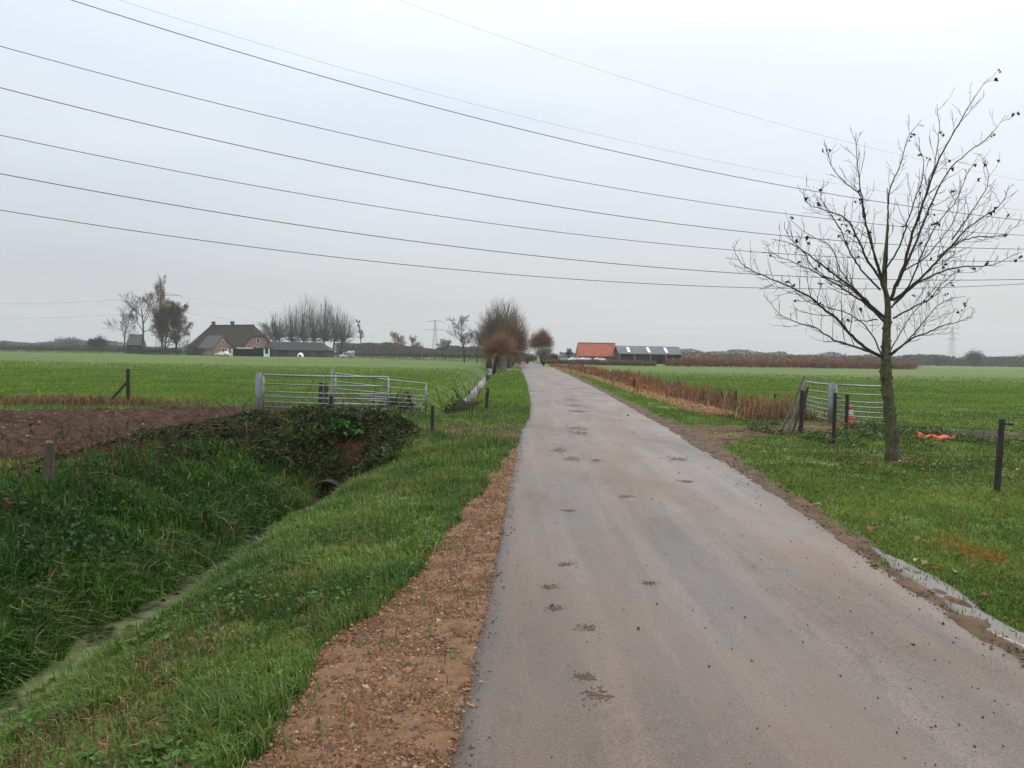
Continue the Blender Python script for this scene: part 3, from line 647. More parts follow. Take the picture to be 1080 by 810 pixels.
# dung and mud patches on the tarmac
PATCHES = [(595, 594, .11, 'round dark dung patch on the road, uppermost of the near left trail'), (579, 617, .10, 'dark dung patch nearest the gravel shoulder'), (586, 640, .10, 'dark dung smear in the middle of the near left trail'),
 (620, 661, .11, 'lower dung patch right of the near trail'), (685, 616, .085, 'lone black dung pat in the centre of the road'), (629, 732, .13, 'crumbly brown mud splat nearest the viewer on the road'), (618, 712, .10, 'faint scattered mud crumbs just beyond the nearest splat'),
 (660, 524, .16, 'dark curled mud lump on the road beyond the lone pat'), (589, 475, .22, 'long dark mud clod left of the wheel track, mid distance'), (604, 484, .2, 'thin dark mud smear below the long clod'),
 (611, 457, .3, 'dark mud bar where the field entrance meets the road'), (609, 452, .3, 'thin mud bar just beyond the entrance mud'), (608, 434, .4, 'dark mud bar across the far wheel track'), (605, 428, .4, 'broken mud bars farther up the wheel track'),
 (602, 422, .4, 'farthest dark mud bars on the wheel track'), (724, 508, .2, 'flat dark mud flake near the right road edge'), (715, 484, .2, 'small mud flake before the right field entrance'), (600, 538, .12, 'thin mud smear on the left lane above the dung trail'), (629, 486, .12, 'row of mud flakes in the lane centre')]
for px, py, r, lab in PATCHES:
    p = G(px, py, .04); r *= .62 if p[1] < 12 else .8; st = 1.0 if p[1] < 12 else 2.0; sd = int(px*7+py)
    gx = np.linspace(-1.6*r, 1.6*r, 46); gy = np.linspace(-1.6*r*st, 1.6*r*st, 46); X, Y = np.meshgrid(gx, gy)
    f = fbm(X/r*5.5, Y/r/st*6.5, 3, sd)-.5; rad_ = np.hypot(X*1.0/r, Y/r/st)+.5*(fbm(X/r*1.1, Y/r/st*1.1, 2, sd+5)-.5)
    Z = np.clip((.62*sst(1.5, .2, rad_)-.40+f*1.7)*.016, -.012, .0045)
    Z[0, :] = Z[-1, :] = -.012; Z[:, 0] = Z[:, -1] = -.012
    Z = Z+road_z(X+p[0], Y+p[1])-.018
    i = np.arange(45)[:, None]*46; j = np.arange(45)[None]
    b = MB(); b.add(np.stack([X, Y, Z], -1).reshape(-1, 3), quads=np.stack([i+j, i+j+1, i+47+j, i+46+j], -1).reshape(-1, 4))
    o = b.build('mud_patch', M['clod'], smooth=True); o.location = (p[0], p[1], .018); tag(o, lab, 'mud', 'mud patches on the road')

# ------------------------------------------------------------------ culvert
e = empty('culvert', (-3.44, 14.25, -1.0), 0, 'dark round concrete culvert mouth under the field crossing', 'culvert')
an = np.linspace(0, 2*math.pi, 25)[:-1]; V = []; R1, R0 = .298, .282
for yy, rr in ((0, R1), (0, R0), (3.0, R0), (3.0, R1)):
    V += [(math.cos(a)*rr, yy, math.sin(a)*rr) for a in an]
q = []
for k in range(3):
    for a in range(24): q.append((k*24+a, k*24+(a+1) % 24, (k+1)*24+(a+1) % 24, (k+1)*24+a))
for a in range(24): q.append((72+a, 72+(a+1) % 24, (a+1) % 24, a))
b = MB(); b.add(V, quads=q); b.build('pipe', M['concrete'], e, smooth=False)
b = MB(); b.add([(0, 2.9, 0)]+[(math.cos(a)*R0, 2.9, math.sin(a)*R0) for a in an], tris=[(0, 1+k, 1+(k+1) % 24) for k in range(24)]); b.build('pipe_dark_disc', M['post'], e)  # dark disc closing the pipe, stands for the shade inside
# ------------------------------------------------------------------ posts
def post(px, py, ytop, rad, label, lean=(0, 0), m='post', name='fence_post', group='old wooden fence posts', seed=0, nub=None, square=False, sink=.15):
    p = GP(px, py); hgt = (py-ytop)*p[1]/F
    e = empty(name, p, 0, label, 'post', group); rr = np.random.default_rng(seed+int(px)); n = 9
    zz = np.concatenate([[-sink], np.linspace(0, hgt, n)]); k = 8
    V = []; an = np.arange(k)/k*2*math.pi+rr.uniform(0, .7)
    prof = (1+rr.normal(0, .07, k)) if not square else (1/np.maximum(np.abs(np.cos(an-an[0]+math.pi/4)), np.abs(np.sin(an-an[0]+math.pi/4))))*.85
    for z in zz:
        t = max(z, 0)/hgt; c = np.array((lean[0]*t*hgt, lean[1]*t*hgt)); r = rad*(1.06-.10*t)*prof*(1+rr.normal(0, .025, k))
        V.append(np.stack([c[0]+np.cos(an)*r, c[1]+np.sin(an)*r, np.full(k, z)+(rr.normal(0, rad*.22, k) if z == zz[-1] else 0)], -1))
    V = np.array(V).reshape(-1, 3); m_ = len(zz)
    V = np.vstack([V, [(lean[0]*hgt, lean[1]*hgt, hgt+rad*.25)]])
    i = np.arange(m_-1)[:, None]*k; j = np.arange(k)[None]; j2 = (j+1) % k
    b = MB(); b.add(V, quads=np.stack([i+j, i+j2, i+k+j2, i+k+j], -1).reshape(-1, 4), tris=[((m_-1)*k+a, (m_-1)*k+(a+1) % k, m_*k) for a in range(k)])
    b.build('shaft', M[m], e)
    if nub:
        b = MB(); z = hgt*nub[0]; x = nub[1]
        b.tube([(lean[0]*z, lean[1]*z-rad*.6, z), (lean[0]*z+x*.5, lean[1]*z-rad*.9, z+.005), (lean[0]*z+x, lean[1]*z-rad*.9, z)], [.012, .016, .02], 8)
        b.build('insulator', M[nub[2]], e)
    return e
post(52, 520, 466, .052, 'grey lichened post standing alone on the left bank top', (.02, 0), 'post_grey', sink=.25)
e = post(135, 427, 389, .055, 'dark straining post with a slanting brace beyond the ploughed strip')
hb = (427-389)*e.location[1]/F
b = MB(); b.bar((-.52, -.35, -.05), (-.03, -.02, hb*.62), .075, .075); b.build('brace', M['post'], e)
post(349, 450, 417, .045, 'dark thin post among brambles in front of the left gate', sink=.5)
post(456, 457, 428, .04, 'short dark stake beside the left field entrance')
post(513, 432, 409, .05, 'dark post on the green verge with a red tag near its top', (.05, 0), nub=(.85, -.16, 'red_plastic'))
post(341, 428, 404, .125, 'thick dark stump-like post behind the front left gate', square=True)
post(433.5, 425, 413, .05, 'short leaning stake behind the rear left gate', (-.35, 0))
post(879, 469, 414, .040, 'tall dark post in front of the right gate, nearest of the pair', nub=(.90, .1, 'insul'), square=True)
post(892.5, 452, 416, .044, 'dark post beside the traffic cone at the right gate', square=True)
post(845, 457, 412, .05, 'dark post under the leaning planks at the right gate')
post(817, 430, 416, .045, 'short post at the end of the reddish reeds')
post(1051, 520, 441.5, .036, 'dark lone post on the right verge beyond the bare tree', (.035, 0), nub=(.94, .12, 'insul'), square=True)
post(669, 412, 400, .06, 'small dark post among the reeds, farther of two')
post(776, 424, 412, .05, 'small dark post among the reeds, nearer the right gate')

# ------------------------------------------------------------------ gates
def gate(P0, P1, hgt, rails, label, posts, z0=.12, mids=(), tr=.02, group='galvanised field gates'):
    P0 = np.array(P0, float); P1 = np.array(P1, float); P0[2] = gz(P0[0], P0[1]); P1[2] = gz(P1[0], P1[1]); P1[2] = P0[2]*.5+P1[2]*.5
    e = empty('field_gate', P0, 0, label, 'gate', group); d = P1-P0; L = np.linalg.norm(d[:2]); dd = d/L
    up = np.array((0, 0, 1.))
    for k, f in enumerate(rails):
        b = MB(); z = z0+(hgt-z0)*f; r = tr*(1.3 if f == 1 else 1)
        b.tube([dd*.06+up*z, dd*L*.5+up*(z-.012), d-dd*.02+up*z], r, 8); b.build('rail', M['galv'], e, True)
    for t in (0.02, 1.0):
        b = MB(); b.tube([d*t+up*(z0-.04), d*t+up*(hgt+.01)], tr*1.25, 8); b.build('stile', M['galv'], e, True)
    for t in mids:
        b = MB(); off = np.array((-dd[1], dd[0], 0))*-.03
        b.bar(d*t+off+up*z0, d*t+off+up*(hgt), .035, .012); b.build('brace', M['galv'], e)
    for t, r, hh in posts:
        b = MB(); o = d*t+dd*(-.07 if t < .5 else .07); b.tube([o-up*.3, o+up*hh], r, 12); b.build('gate_post', M['galv_dull'], e, True)
    for z in (.2, .85):
        b = MB(); b.box(dd*-.02+up*(z0+(hgt-z0)*z), (.06, .05, .05)); b.build('hinge', M['galv'], e)
    return e
R7 = [0, .16, .32, .47, .62, .82, 1][::1]
R7 = [0, .15, .28, .42, .55, .76, 1]
a = D(275, 440, 20.0); c = D(409, 445, 19.6)
gate(a, c, 1.10, R7, 'front galvanised gate on the left above the brambles', [(0, .075, 1.16)], mids=(.5, .98))
a = D(351, 437, 22.3); c = D(449, 432, 27.5)
gate(a, c, 1.12, R7, 'rear galvanised gate on the left, swung back into the meadow', [(0, .035, 1.22)], mids=())
a = D(849, 440, 23.2); c = D(875, 448, 20.7)
gate(a, c, 1.07, R7, 'short galvanised gate panel on the right beside the leaning planks', [(0, .06, 1.1), (1, .075, 1.12)])
a = D(880, 448, 20.5); c = D(935, 453, 19.4)
gate(a, c, 1.07, R7, 'galvanised gate on the right reaching behind the bare tree', [(1, .06, 1.12)])

# leaning planks
top = D(849, 400, 18.6)
for k, (bx, by, tx, ty, w, lab) in enumerate([(822, 458, 848.5, 397, .05, 'outermost grey plank leaning at the right gate'), (828.5, 459, 850.5, 404, .045, 'brown plank leaning second in the right gate stack'),
        (842, 456, 852, 408, .05, 'shorter dark plank leaning behind the others'), (835.5, 457, 849.5, 412, .045, 'thin dark plank leaning innermost by the gate post')]):
    p = GP(bx, by); q = D(tx, ty, 18.4+k*.16); e = MB(); e.bar((0, 0, -.03), q-p, w, .03, up=(.3, -1, .2))
    o = e.build('leaning_plank', M['plank'] if k < 2 else M['post']); o.location = tuple(p); tag(o, lab, 'plank', 'planks leaning at the right gate')

# traffic cone
p = D(896.5, 445.5, 20.95); p[2] = gz(p[0], p[1])
e = empty('traffic_cone', p, .3, 'orange traffic cone with a pale band behind the right gate', 'traffic cone')
b = MB(); b.box((0, 0, .02), (.36, .36, .04)); b.box((0, 0, .047), (.30, .30, .014)); b.build('base', M['orange'], e)
def cone(z0, z1, r0, r1, m, nm):
    b = MB(); b.tube([(0, 0, z0), (0, 0, z1)], [r0, r1], 16); b.build(nm, m, e, True)
cone(.054, .24, .125, .088, M['orange'], 'lower_cone'); cone(.24, .37, .088, .058, M['white_band'], 'reflective_band'); cone(.37, .52, .058, .026, M['orange'], 'tip')
# crumpled orange barrier strip
p = GP(986, 465.5); rr = np.random.default_rng(3); n = 26; xs = np.linspace(-.42, .42, n); V = []
for x in xs:
    t = (x+.42)/.84; hh = .035+.05*math.exp(-((t-.1)/.09)**2)+.025*math.sin(t*19)+rr.uniform(0, .02); ww = .09+.04*math.sin(t*11+1)
    for a in np.arange(9)/8*math.pi:
        V.append((x, math.cos(a)*ww+.03*math.sin(t*7), max(0, math.sin(a))*hh*(1+rr.normal(0, .12))+.012))
i = np.arange(n-1)[:, None]*9; j = np.arange(8)[None]
b = MB(); b.add(V, quads=np.stack([i+j, i+9+j, i+10+j, i+1+j], -1).reshape(-1, 4)); o = b.build('barrier_strip', M['orange']); o.location = (p[0], p[1], p[2]+.07)
tag(o, 'crumpled orange plastic strip lying on the soil right of the tree', 'plastic strip')

# ------------------------------------------------------------------ trees
UP = (0., 0., 1.)
def grow(S, rnd, p, d, L, r, lv, C):
    n = C['n'][lv]; st = L/n; r0 = r; az = rnd.uniform(0, 6.28)
    for i in range(n):
        wb = C['wob'][lv]; up = C['up'][lv]/n
        d = (d[0]+rnd.gauss(0, wb), d[1]+rnd.gauss(0, wb), d[2]+rnd.gauss(0, wb)+up)
        m = math.sqrt(d[0]**2+d[1]**2+d[2]**2); d = (d[0]/m, d[1]/m, d[2]/m)
        q = (p[0]+d[0]*st, p[1]+d[1]*st, p[2]+d[2]*st); t = (i+1)/n
        r1 = max(C['rmin'], r0*(1-t*(1-C['tip'])))
        S[lv].append((*p, *q, r, r1))
        if lv+1 < len(C['n']) and t >= C['start'][lv]:
            c = C['ch'][lv]; c = int(c)+(rnd.random() < c-int(c))
            for _ in range(c):
                az += 2.4+rnd.gauss(0, .4); an = C['ang'][lv]*rnd.uniform(.7, 1.3)
                a = (-d[1], d[0], 0.) if abs(d[2]) < .95 else (1., 0., 0.)
                la = math.hypot(a[0], a[1]); a = (a[0]/la, a[1]/la, 0.)
                b = (d[1]*a[2]-d[2]*a[1], d[2]*a[0]-d[0]*a[2], d[0]*a[1]-d[1]*a[0])
                ca, sa = math.cos(az), math.sin(az); cn, sn = math.cos(an), math.sin(an)
                e = tuple(d[k]*cn+(a[k]*ca+b[k]*sa)*sn for k in range(3))
                f = C['lr'][lv]*rnd.uniform(.65, 1.2)*(1.1-C.get('tap', .45)*max(0, t-C['start'][lv])/max(.01, 1-C['start'][lv]))
                grow(S, rnd, q, e, L*f, max(C['rmin'], r1*C['rr'][lv]), lv+1, C)
        p = q; r = r1
def bare_tree(name, loc, C, L, r, seed, label, group=None, mt=None, trunk_m=None, leaves=None, cat='tree', rz=0., d0=(0, 0, 1.), starts=None):
    rnd = random.Random(seed); S = [[] for _ in C['n']]
    for (p, d, l, rr) in (starts or [((0, 0, -.2), d0, L, r)]): grow(S, rnd, p, d, l, rr, 0, C)
    e = empty(name, loc, rz, label, cat, group)
    b = MB(); b.segs(S[0], 7); b.build('trunk', trunk_m or mt or M['twig_grey'], e)
    b = MB()
    for k, s in enumerate(S[1:]):
        if s: b.segs(s, 5 if k == 0 else 3)
    b.build('crown', mt or M['twig_grey'], e)
    if leaves:
        n, size, pal_, w = leaves; R = np.random.default_rng(seed); tips = np.array(S[-1])[:, 3:6]
        P = tips[R.integers(len(tips), size=n)]+R.normal(0, size*.9, (n, 3))
        leaf_faces(P, R.uniform(.6, 1.3, n)*size, R, pal(R, n, pal_, w), flat=.1).build('leaves', M['leafy'], e)
    return e
def Cf(n, wob, up, ch, ang, lr, rr, start, rmin, tip=.35, tap=.45): return dict(n=n, wob=wob, up=up, ch=ch, ang=ang, lr=lr, rr=rr, start=start, rmin=rmin, tip=tip, tap=tap)
def far_spot(px, py, Y): p = D(px, py, Y); p[2] = 0.; return p

# the row of tall bare trees behind the low barn
CP = Cf([6, 9, 6, 4], [.05, .06, .09, .12], [.1, .42, .35, .3], [2.7, 1.8, 1.9], [.42, .45, .5], [1.25, .38, .5], [.55, .45, .5], [.45, .22, .2], .024)
CT = Cf([6, 7, 6, 4], [.05, .10, .14, .16], [.1, .3, .3, .2], [2.4, 1.8, 2.0], [.80, .7, .7], [.62, .5, .5], [.5, .5, .55], [.35, .25, .2], .035)
for px, base, top, Yd, L, lab, gm_ in [(131, 372, 326, 262, .95, 'spreading bare tree left of the dark pointed barn roof', 'twig_dark'), (150, 372, 306, 268, .80, 'taller bare tree beside the columnar poplar', 'twig_dark'),
        (381, 378, 343, 330, .9, 'thin bare sapling right of the tree row', 'twig_grey'), (420, 378, 350, 300, .66, 'round bare tree in the mid-left distance', 'twig_brown'), (437, 378, 355, 300, .66, 'smaller bare tree right of the round one', 'twig_grey'),
        (490, 380, 330, 170, .7, 'slender dark bare tree left of the willows', 'twig_dark'), (503, 382, 345, 150, .7, 'thin bare tree touching the big willow', 'twig_dark'),
        (290, 372, 340, 300, .62, 'pinkish bare tree between farmhouse and tree row', 'twig_brown'), (283, 372, 335, 310, .7, 'pale bare tree rising behind the farmhouse gable', 'twig_grey'),
        (600, 382, 366, 215, .6, 'small bare tree beside the orange barn roof', 'twig_dark'), (470, 381, 358, 240, .7, 'low bare tree before the lattice pylon', 'twig_grey')]:
    p = far_spot(px, base, Yd); hh = (base-top)*Yd/F
    cfg = dict(CT); cfg['rmin'] = .00011*Yd
    if 'sapling' in lab: cfg['lr'] = [.22, .5, .5]; cfg['ang'] = [.4, .5, .6]
    if 'slender' in lab: cfg['lr'] = [.42, .45, .5]; cfg['start'] = [.25, .2, .2]
    bare_tree('bare_tree', p, cfg, hh*(1.0 if 'sapling' in lab else .72 if 'slender' not in lab else .85), .02*hh, int(px), lab, None, M[gm_])
# columnar poplar and russet tree at the farm
CC = Cf([12, 8, 5], [.02, .05, .1], [.0, .9, .5], [3.6, 2.4], [.52, .5], [.31, .45], [.4, .5], [.12, .2], .035, .15, .55)
Yd = 258; p = far_spot(171, 374, Yd); bare_tree('columnar_poplar', p, CC, (374-294)*Yd/F*.86, .45, 5, 'tall columnar poplar rising above the farm trees', None, M['twig_brown'], leaves=(2200, .28, [(.12, .075, .045), (.09, .06, .04)], [1, 1]))
CR = Cf([6, 7, 6, 4], [.05, .10, .14, .16], [.1, .35, .3, .2], [2.4, 1.6, 1.5], [.75, .7, .7], [.62, .5, .5], [.5, .5, .55], [.15, .2, .2], .03)
p = far_spot(186, 375, 252); bare_tree('russet_tree', p, CR, 13.5, .35, 9, 'russet-brown leafy tree right of the columnar poplar', None, M['twig_dark'], leaves=(9500, .36, [(.095, .052, .038), (.13, .072, .048), (.06, .04, .032)], [2, 1, 1]))
p = far_spot(174, 375, 250); bare_tree('russet_tree', p, CR, 11.5, .3, 19, 'lower brown tree at the foot of the columnar poplar', None, M['twig_dark'], leaves=(3500, .34, [(.085, .055, .04), (.10, .075, .045), (.06, .05, .032)], [2, 1, 1]))

def leaf_mass(name, loc, n, size, radii, colors, wts, seed, label=None, cat='shrub', group=None, K=30, kind=None, stems=None, parent_parts=True, zc=None, tight=.30):
    R = np.random.default_rng(seed); radii = np.array(radii, float)
    c = R.normal(0, 1, (K, 3)); c /= np.linalg.norm(c, axis=1)[:, None]; c[:, 2] = np.abs(c[:, 2])*1.0-.15
    c *= R.uniform(.35, .80, (K, 1))
    P = c[R.integers(K, size=n)]+R.normal(0, tight*.62, (n, 3)); P = P*radii; P[:, 2] = np.maximum(P[:, 2], -.9*radii[2])
    zc = radii[2]*.75 if zc is None else zc; P[:, 2] += zc; P[:, 2] = np.maximum(P[:, 2], .05)
    e = empty(name, loc, 0, label, cat, group)
    leaf_faces(P, R.uniform(.6, 1.3, n)*size, R, pal(R, n, colors, wts), flat=.1).build('foliage', M['leafy'], e)
    b = MB(); b.segs([(0, 0, -.1, *(np.array((0, 0, zc))+q*radii*.8), .03*radii[2], .012*radii[2]) for q in c[:14]]+[(0, 0, -.1, 0, 0, zc, .05*radii[2], .04*radii[2])], 5); b.build('stems', M['twig_dark'], e)
    return e
# pollard willow and big willow clump
def shoots(rng_, n, c, L, spread, r, up=.25, head=.3):
    S = []
    for k in range(n):
        d = rng_.normal(0, 1, 3); d /= np.linalg.norm(d); d[2] = abs(d[2])*1.1-.05; d[:2] *= spread; d[2] += up; d /= np.linalg.norm(d)
        p = np.array(c)+d*head*rng_.uniform(.2, 1); l = L*rng_.uniform(.42, 1.10)
        for i in range(5):
            q = p+d*l/5; S.append((*p, *q, r*(1-.17*i), r*(1-.17*(i+1)))); p = q; d = d+rng_.normal(0, .07, 3)+np.array((0, 0, .03)); d /= np.linalg.norm(d)
            if i > 1 and rng_.random() < .6:
                dd = d+rng_.normal(0, .45, 3); S.append((*p, *(p+dd*l*.16), r*.5, r*.3))
    return S
def dome(R_, n, c, rx, rz, r, low=-.15, head=.5):
    # straight shoots fanning from a knobbly head, together making a rounded crown
    S = []; heads = [np.array(c)+np.array((R_.normal(0, head), R_.normal(0, head*.7), R_.normal(0, head*.4))) for _ in range(9)]
    for k in range(n):
        d = R_.normal(0, 1, 3); d /= np.linalg.norm(d); d[2] = abs(d[2]) if R_.random() < .85 else low*abs(d[2])/.3
        h = heads[R_.integers(9)]; en = np.array(c)+d*np.array((rx, rx*.9, rz))*R_.uniform(.55, 1.06)
        m = (h+en)/2+np.array((0, 0, -.02*rz))+(d*np.array((1, 1, 0)))*rx*.10; P = [h+(m-h)*t*2 if t < .5 else m+(en-m)*(t-.5)*2 for t in (0, .25, .5, .75, 1)]
        P = [p+R_.normal(0, .012*rz, 3)*(i > 0) for i, p in enumerate(P)]
        for i in range(4): S.append((*P[i], *P[i+1], r*(1.15-.22*i), r*(1.15-.22*(i+1))))
        for i in (2, 3):
            for _ in range(2):
                q = (P[i]-P[i-1])*R_.uniform(.5, 1.1)+R_.normal(0, .05*rz, 3); S.append((*P[i], *(P[i]+q), r*.5, r*.3))
    return S
R = np.random.default_rng(77)
# the row of tall bare trees behind the low barn
names = ['leftmost', 'second from the left', 'third from the left', 'fourth from the left', 'fifth from the left', 'sixth from the left', 'rightmost']
RT = np.random.default_rng(310)
for k, (px, top) in enumerate([(297, 324), (310, 313), (321, 307.5), (331, 306), (341, 307), (351, 312), (359, 321)]):
    Yd = 284+(k % 3)*5; hh = (372.5-top)*Yd/F; p = far_spot(px, 372, Yd); ln = (px-331)/26
    e = empty('bare_tree', p, 0, 'tall bare tree of the row behind the low dark barn, '+names[k], 'tree', 'row of bare trees behind the barn')
    b = MB(); b.tube([(0, 0, -.2), (ln*.3, 0, 3), (ln*.9, 0, 7), (ln*1.6, 0, hh*.55), (ln*2.4, 0, hh*.9)], [.42, .36, .28, .15, .05], 7); b.build('trunk', M['twig_dark'], e, True)
    b = MB(); b.segs(dome(RT, 30, (ln*1.3, 0, 6.0), 5.4, hh-6.0, .12, .05, .35), 4); b.segs(dome(RT, 240, (ln*1.5, 0, 7.5), 6.2, hh-7.4, .024, .02, .8), 3); b.build('crown', M['twig_grey'], e)
p = far_spot(529, 392, 79); p[2] = gz(p[0], p[1])
e = empty('pollard_willow', p, 0, 'pollard willow with pale split trunk and ball of orange-brown shoots', 'tree')
b = MB(); b.tube([(.15, 0, -.5), (.15, 0, .3), (.2, 0, .9), (.05, 0, 1.5), (.0, 0, 1.85)], [.52, .40, .38, .46, .3], 9); b.build('trunk', M['willow_bark'], e, True)
b = MB(); b.tube([(-.75, .1, -.5), (-.75, .1, .4), (-.6, .1, 1.1), (-.3, .1, 1.6)], [.26, .2, .2, .3], 8); b.build('side_trunk', M['post'], e, True)
b = MB(); b.segs(dome(R, 900, (-.25, 0, 2.2), 2.25, 2.25, .012, -.2, .4), 3); b.build('crown', M['shoot_tan'], e)
p = far_spot(531, 386, 116)
e = empty('big_willow', p, 0, 'big dense bare willow behind the pollard, tallest by the road', 'tree')
b = MB()
for x0 in (-2.2, -.5, 1.0): b.tube([(x0, 0, -.3), (x0, 0, 1.2), (x0*1.15, 0, 2.6)], [.5, .38, .42], 8)
b.build('trunk', M['bark'], e, True); b = MB()
b.segs(dome(R, 1150, (-.3, 0, 3.4), 4.4, 7.3, .022, -.22, .9), 3); b.segs(dome(R, 300, (-1.6, 0, 3.0), 3.4, 6.0, .022, -.2, .6), 3)
b.build('crown', M['willow_shoots'], e)
p = far_spot(535, 387, 107)
e = empty('brown_willow', p, 0, 'red-brown bushy willow in front of the biggest willow', 'tree')
b = MB(); b.tube([(0, 0, -.3), (0, 0, 1.0), (.1, 0, 2.0)], [.45, .36, .4], 8); b.build('trunk', M['bark'], e, True); b = MB()
b.segs(dome(R, 850, (.5, 0, 2.4), 3.3, 5.6, .018, -.25, .6), 3); b.build('crown', M['twig_brown'], e)
leaf_mass('copper_tree', far_spot(571, 385, 172), 11000, .19, (3.1, 2.6, 4.0), [(.20, .080, .040), (.15, .062, .036), (.25, .11, .055)], [3, 2, 1], 51, 'rounded copper-brown tree right of the lane end', 'tree', K=80, zc=4.5, tight=.24)
leaf_mass('copper_shrub', far_spot(583, 384, 170), 2600, .2, (1.9, 1.5, 1.5), [(.17, .07, .038), (.13, .06, .035)], [1, 1], 52, 'low copper-brown shrub leaning on the rounded copper tree')
p = far_spot(573.5, 386.5, 128); e = leaf_mass('willow_bush', p, 5200, .14, (1.75, 1.6, 1.55), [(.19, .215, .165), (.24, .27, .20), (.14, .16, .12)], [2, 2, 1], 53, 'round grey-green bush right of the lane end', zc=1.9)
for px, Yd, rx, rz_, lab, s in [(548, 150, 2.6, 1.9, 'grey-green bush left of the lane end, behind the willow', 54), (556, 160, 2.2, 1.5, 'smaller dull green bush where the lane disappears', 55), (541, 122, 1.6, 1.5, 'dull brown-green bush under the big willow', 56)]:
    leaf_mass('bush', far_spot(px, 385, Yd), 3600, .18, (rx, rx*.8, rz_), [(.085, .10, .065), (.11, .125, .08), (.10, .08, .06)], [2, 1, 1], s, lab)
# far trees on the right horizon and left horizon
for px, base, Yd, w_, h_, lab, col, s in [(1027, 388, 420, 22, 20, 'dark rounded tree standing out on the right horizon', [(.035, .040, .034), (.05, .055, .045)], 61), (104, 370, 330, 24, 19, 'dark evergreen clump on the left horizon', [(.018, .028, .024), (.025, .036, .03)], 62), (935, 386, 400, 14, 12, 'low dark tree behind the trunk of the bare tree', [(.05, .05, .045), (.06, .055, .05)], 63),
        (72, 366, 520, 46, 15, 'hazy rounded tree on the far left horizon', [(.06, .06, .055), (.07, .065, .06)], 64), (768, 383, 520, 10, 10, 'small hazy tree right of the grey barn', [(.05, .055, .05), (.06, .06, .055)], 65), (912, 383, 450, 26, 9, 'broad hazy tree beside the red-brown hedge end', [(.05, .055, .05), (.06, .06, .055)], 66), (990, 387, 430, 22, 9, 'low dark scrub left of the rounded horizon tree', [(.035, .040, .034), (.05, .055, .045)], 67)]:
    sx = w_/2*Yd/F; sz = h_*Yd/F
    leaf_mass('far_tree', far_spot(px, base, Yd), 2600, .028*sx+.35, (sx*.95, sx*.8, sz*.55), col, [1, 1], s, lab, 'tree', zc=sz*.42)
# treelines: far woods that read as one mass
def treeline(px0, px1, base, Yd, hpx, seed, label, cols, n=9000, name='treeline'):
    R = np.random.default_rng(seed); X0 = D(px0, base, Yd)[0]; X1 = D(px1, base, Yd)[0]; hm = hpx*Yd/F; n = n*2
    x = R.uniform(X0, X1, n); prof = .45+.75*fbm(x/(hm*1.7), x*0+seed, 3, seed); prof *= .8+.5*vn(x/(hm*6), x*0, seed+9)
    z = hm*prof*R.uniform(0, 1, n)**.95; y = Yd+R.normal(0, hm*.6, n)
    s = R.uniform(.6, 1.3, n)*hm*.17
    tag(leaf_faces(np.stack([x, y, z], -1), s, R, pal(R, n, cols, [1]*len(cols)), flat=.05).build(name, M['leafy']), label, 'trees', kind='stuff')
HZ = [(.06, .06, .055), (.08, .072, .062), (.065, .07, .055)]
treeline(-120, 130, 370, 640, 9, 201, 'hazy low treeline along the far left horizon', HZ)
treeline(-120, 210, 371, 420, 8, 202, 'dark hedgerow line under the left horizon trees', [(.03, .03, .026), (.045, .04, .034)], 6000)
treeline(355, 520, 378, 420, 12, 203, 'hazy brown treeline left of the willows', [(.085, .066, .052), (.10, .075, .06), (.065, .06, .048)], 8000)
treeline(590, 1250, 386, 700, 11, 204, 'hazy treeline along the right horizon', HZ, 14000)
treeline(940, 1250, 387, 470, 10, 205, 'dark scrub along the far right field edge', [(.04, .04, .036), (.05, .05, .04)], 7000)

# hedges
def hedge(px0, py0, Y0, px1, py1, Y1, h, th, cols, wts, n, label, seed, size=.16, bladey=True):
    a = far_spot(px0, py0, Y0); c = far_spot(px1, py1, Y1); e = empty('hedge', (a+c)/2, 0, label, 'hedge'); R = np.random.default_rng(seed)
    t = R.uniform(-.5, .5, n); d = c-a; nn = np.array((-d[1], d[0], 0))/np.linalg.norm(d)
    L = np.linalg.norm(d); top = h*(.80+.35*fbm((t+.5)*L/1.5, t*0, 3, seed))
    P = d[None]*t[:, None]+nn*R.normal(0, th/2.4, (n, 1)); P[:, 2] = top*R.uniform(0, 1, n)**.8
    if bladey:
        P[:, 2] *= .6
        blades(P, top*R.uniform(.2, .5, n), np.full(n, size*.5), R.uniform(0, .6, n), R.uniform(0, 6.3, n), pal(R, n, cols, wts), R).build('foliage', M['straw'], e)
    else: leaf_faces(P, R.uniform(.6, 1.3, n)*size, R, pal(R, n, cols, wts), flat=.05).build('foliage', M['leafy'], e)
RB = [(.23, .105, .070), (.29, .14, .09), (.17, .085, .06)]
hedge(703, 388, 160, 965, 389, 186, 2.1, 1.6, RB, [2, 1, 1], 15000, 'long red-brown hedge right of the open barn entrance', 301, .22)
hedge(576, 384, 165, 692, 387.5, 158, 1.35, 1.3, [(.19, .11, .08), (.15, .095, .07), (.16, .14, .08)], [2, 1, 1], 8000, 'lower dull brown hedge in front of the orange and grey barns', 302, .2)
hedge(715, 385, 230, 935, 386, 250, 3.4, 3, [(.22, .12, .055), (.17, .09, .05), (.12, .10, .055)], [2, 2, 1], 6000, 'orange-tan scrub hedge behind the red-brown hedge', 303, .5, False)
hedge(352, 378, 262, 520, 381, 172, 1.8, 1.2, [(.04, .036, .03), (.055, .046, .038)], [1, 1], 7000, 'dark low hedge along the far side of the left meadow', 304, .22, False)
hedge(-40, 371, 240, 205, 374.5, 262, 1.6, 1.2, [(.035, .034, .026), (.05, .043, .034)], [1, 1], 7000, 'dark straggly hedge edging the meadow left of the farm', 305, .25, False)
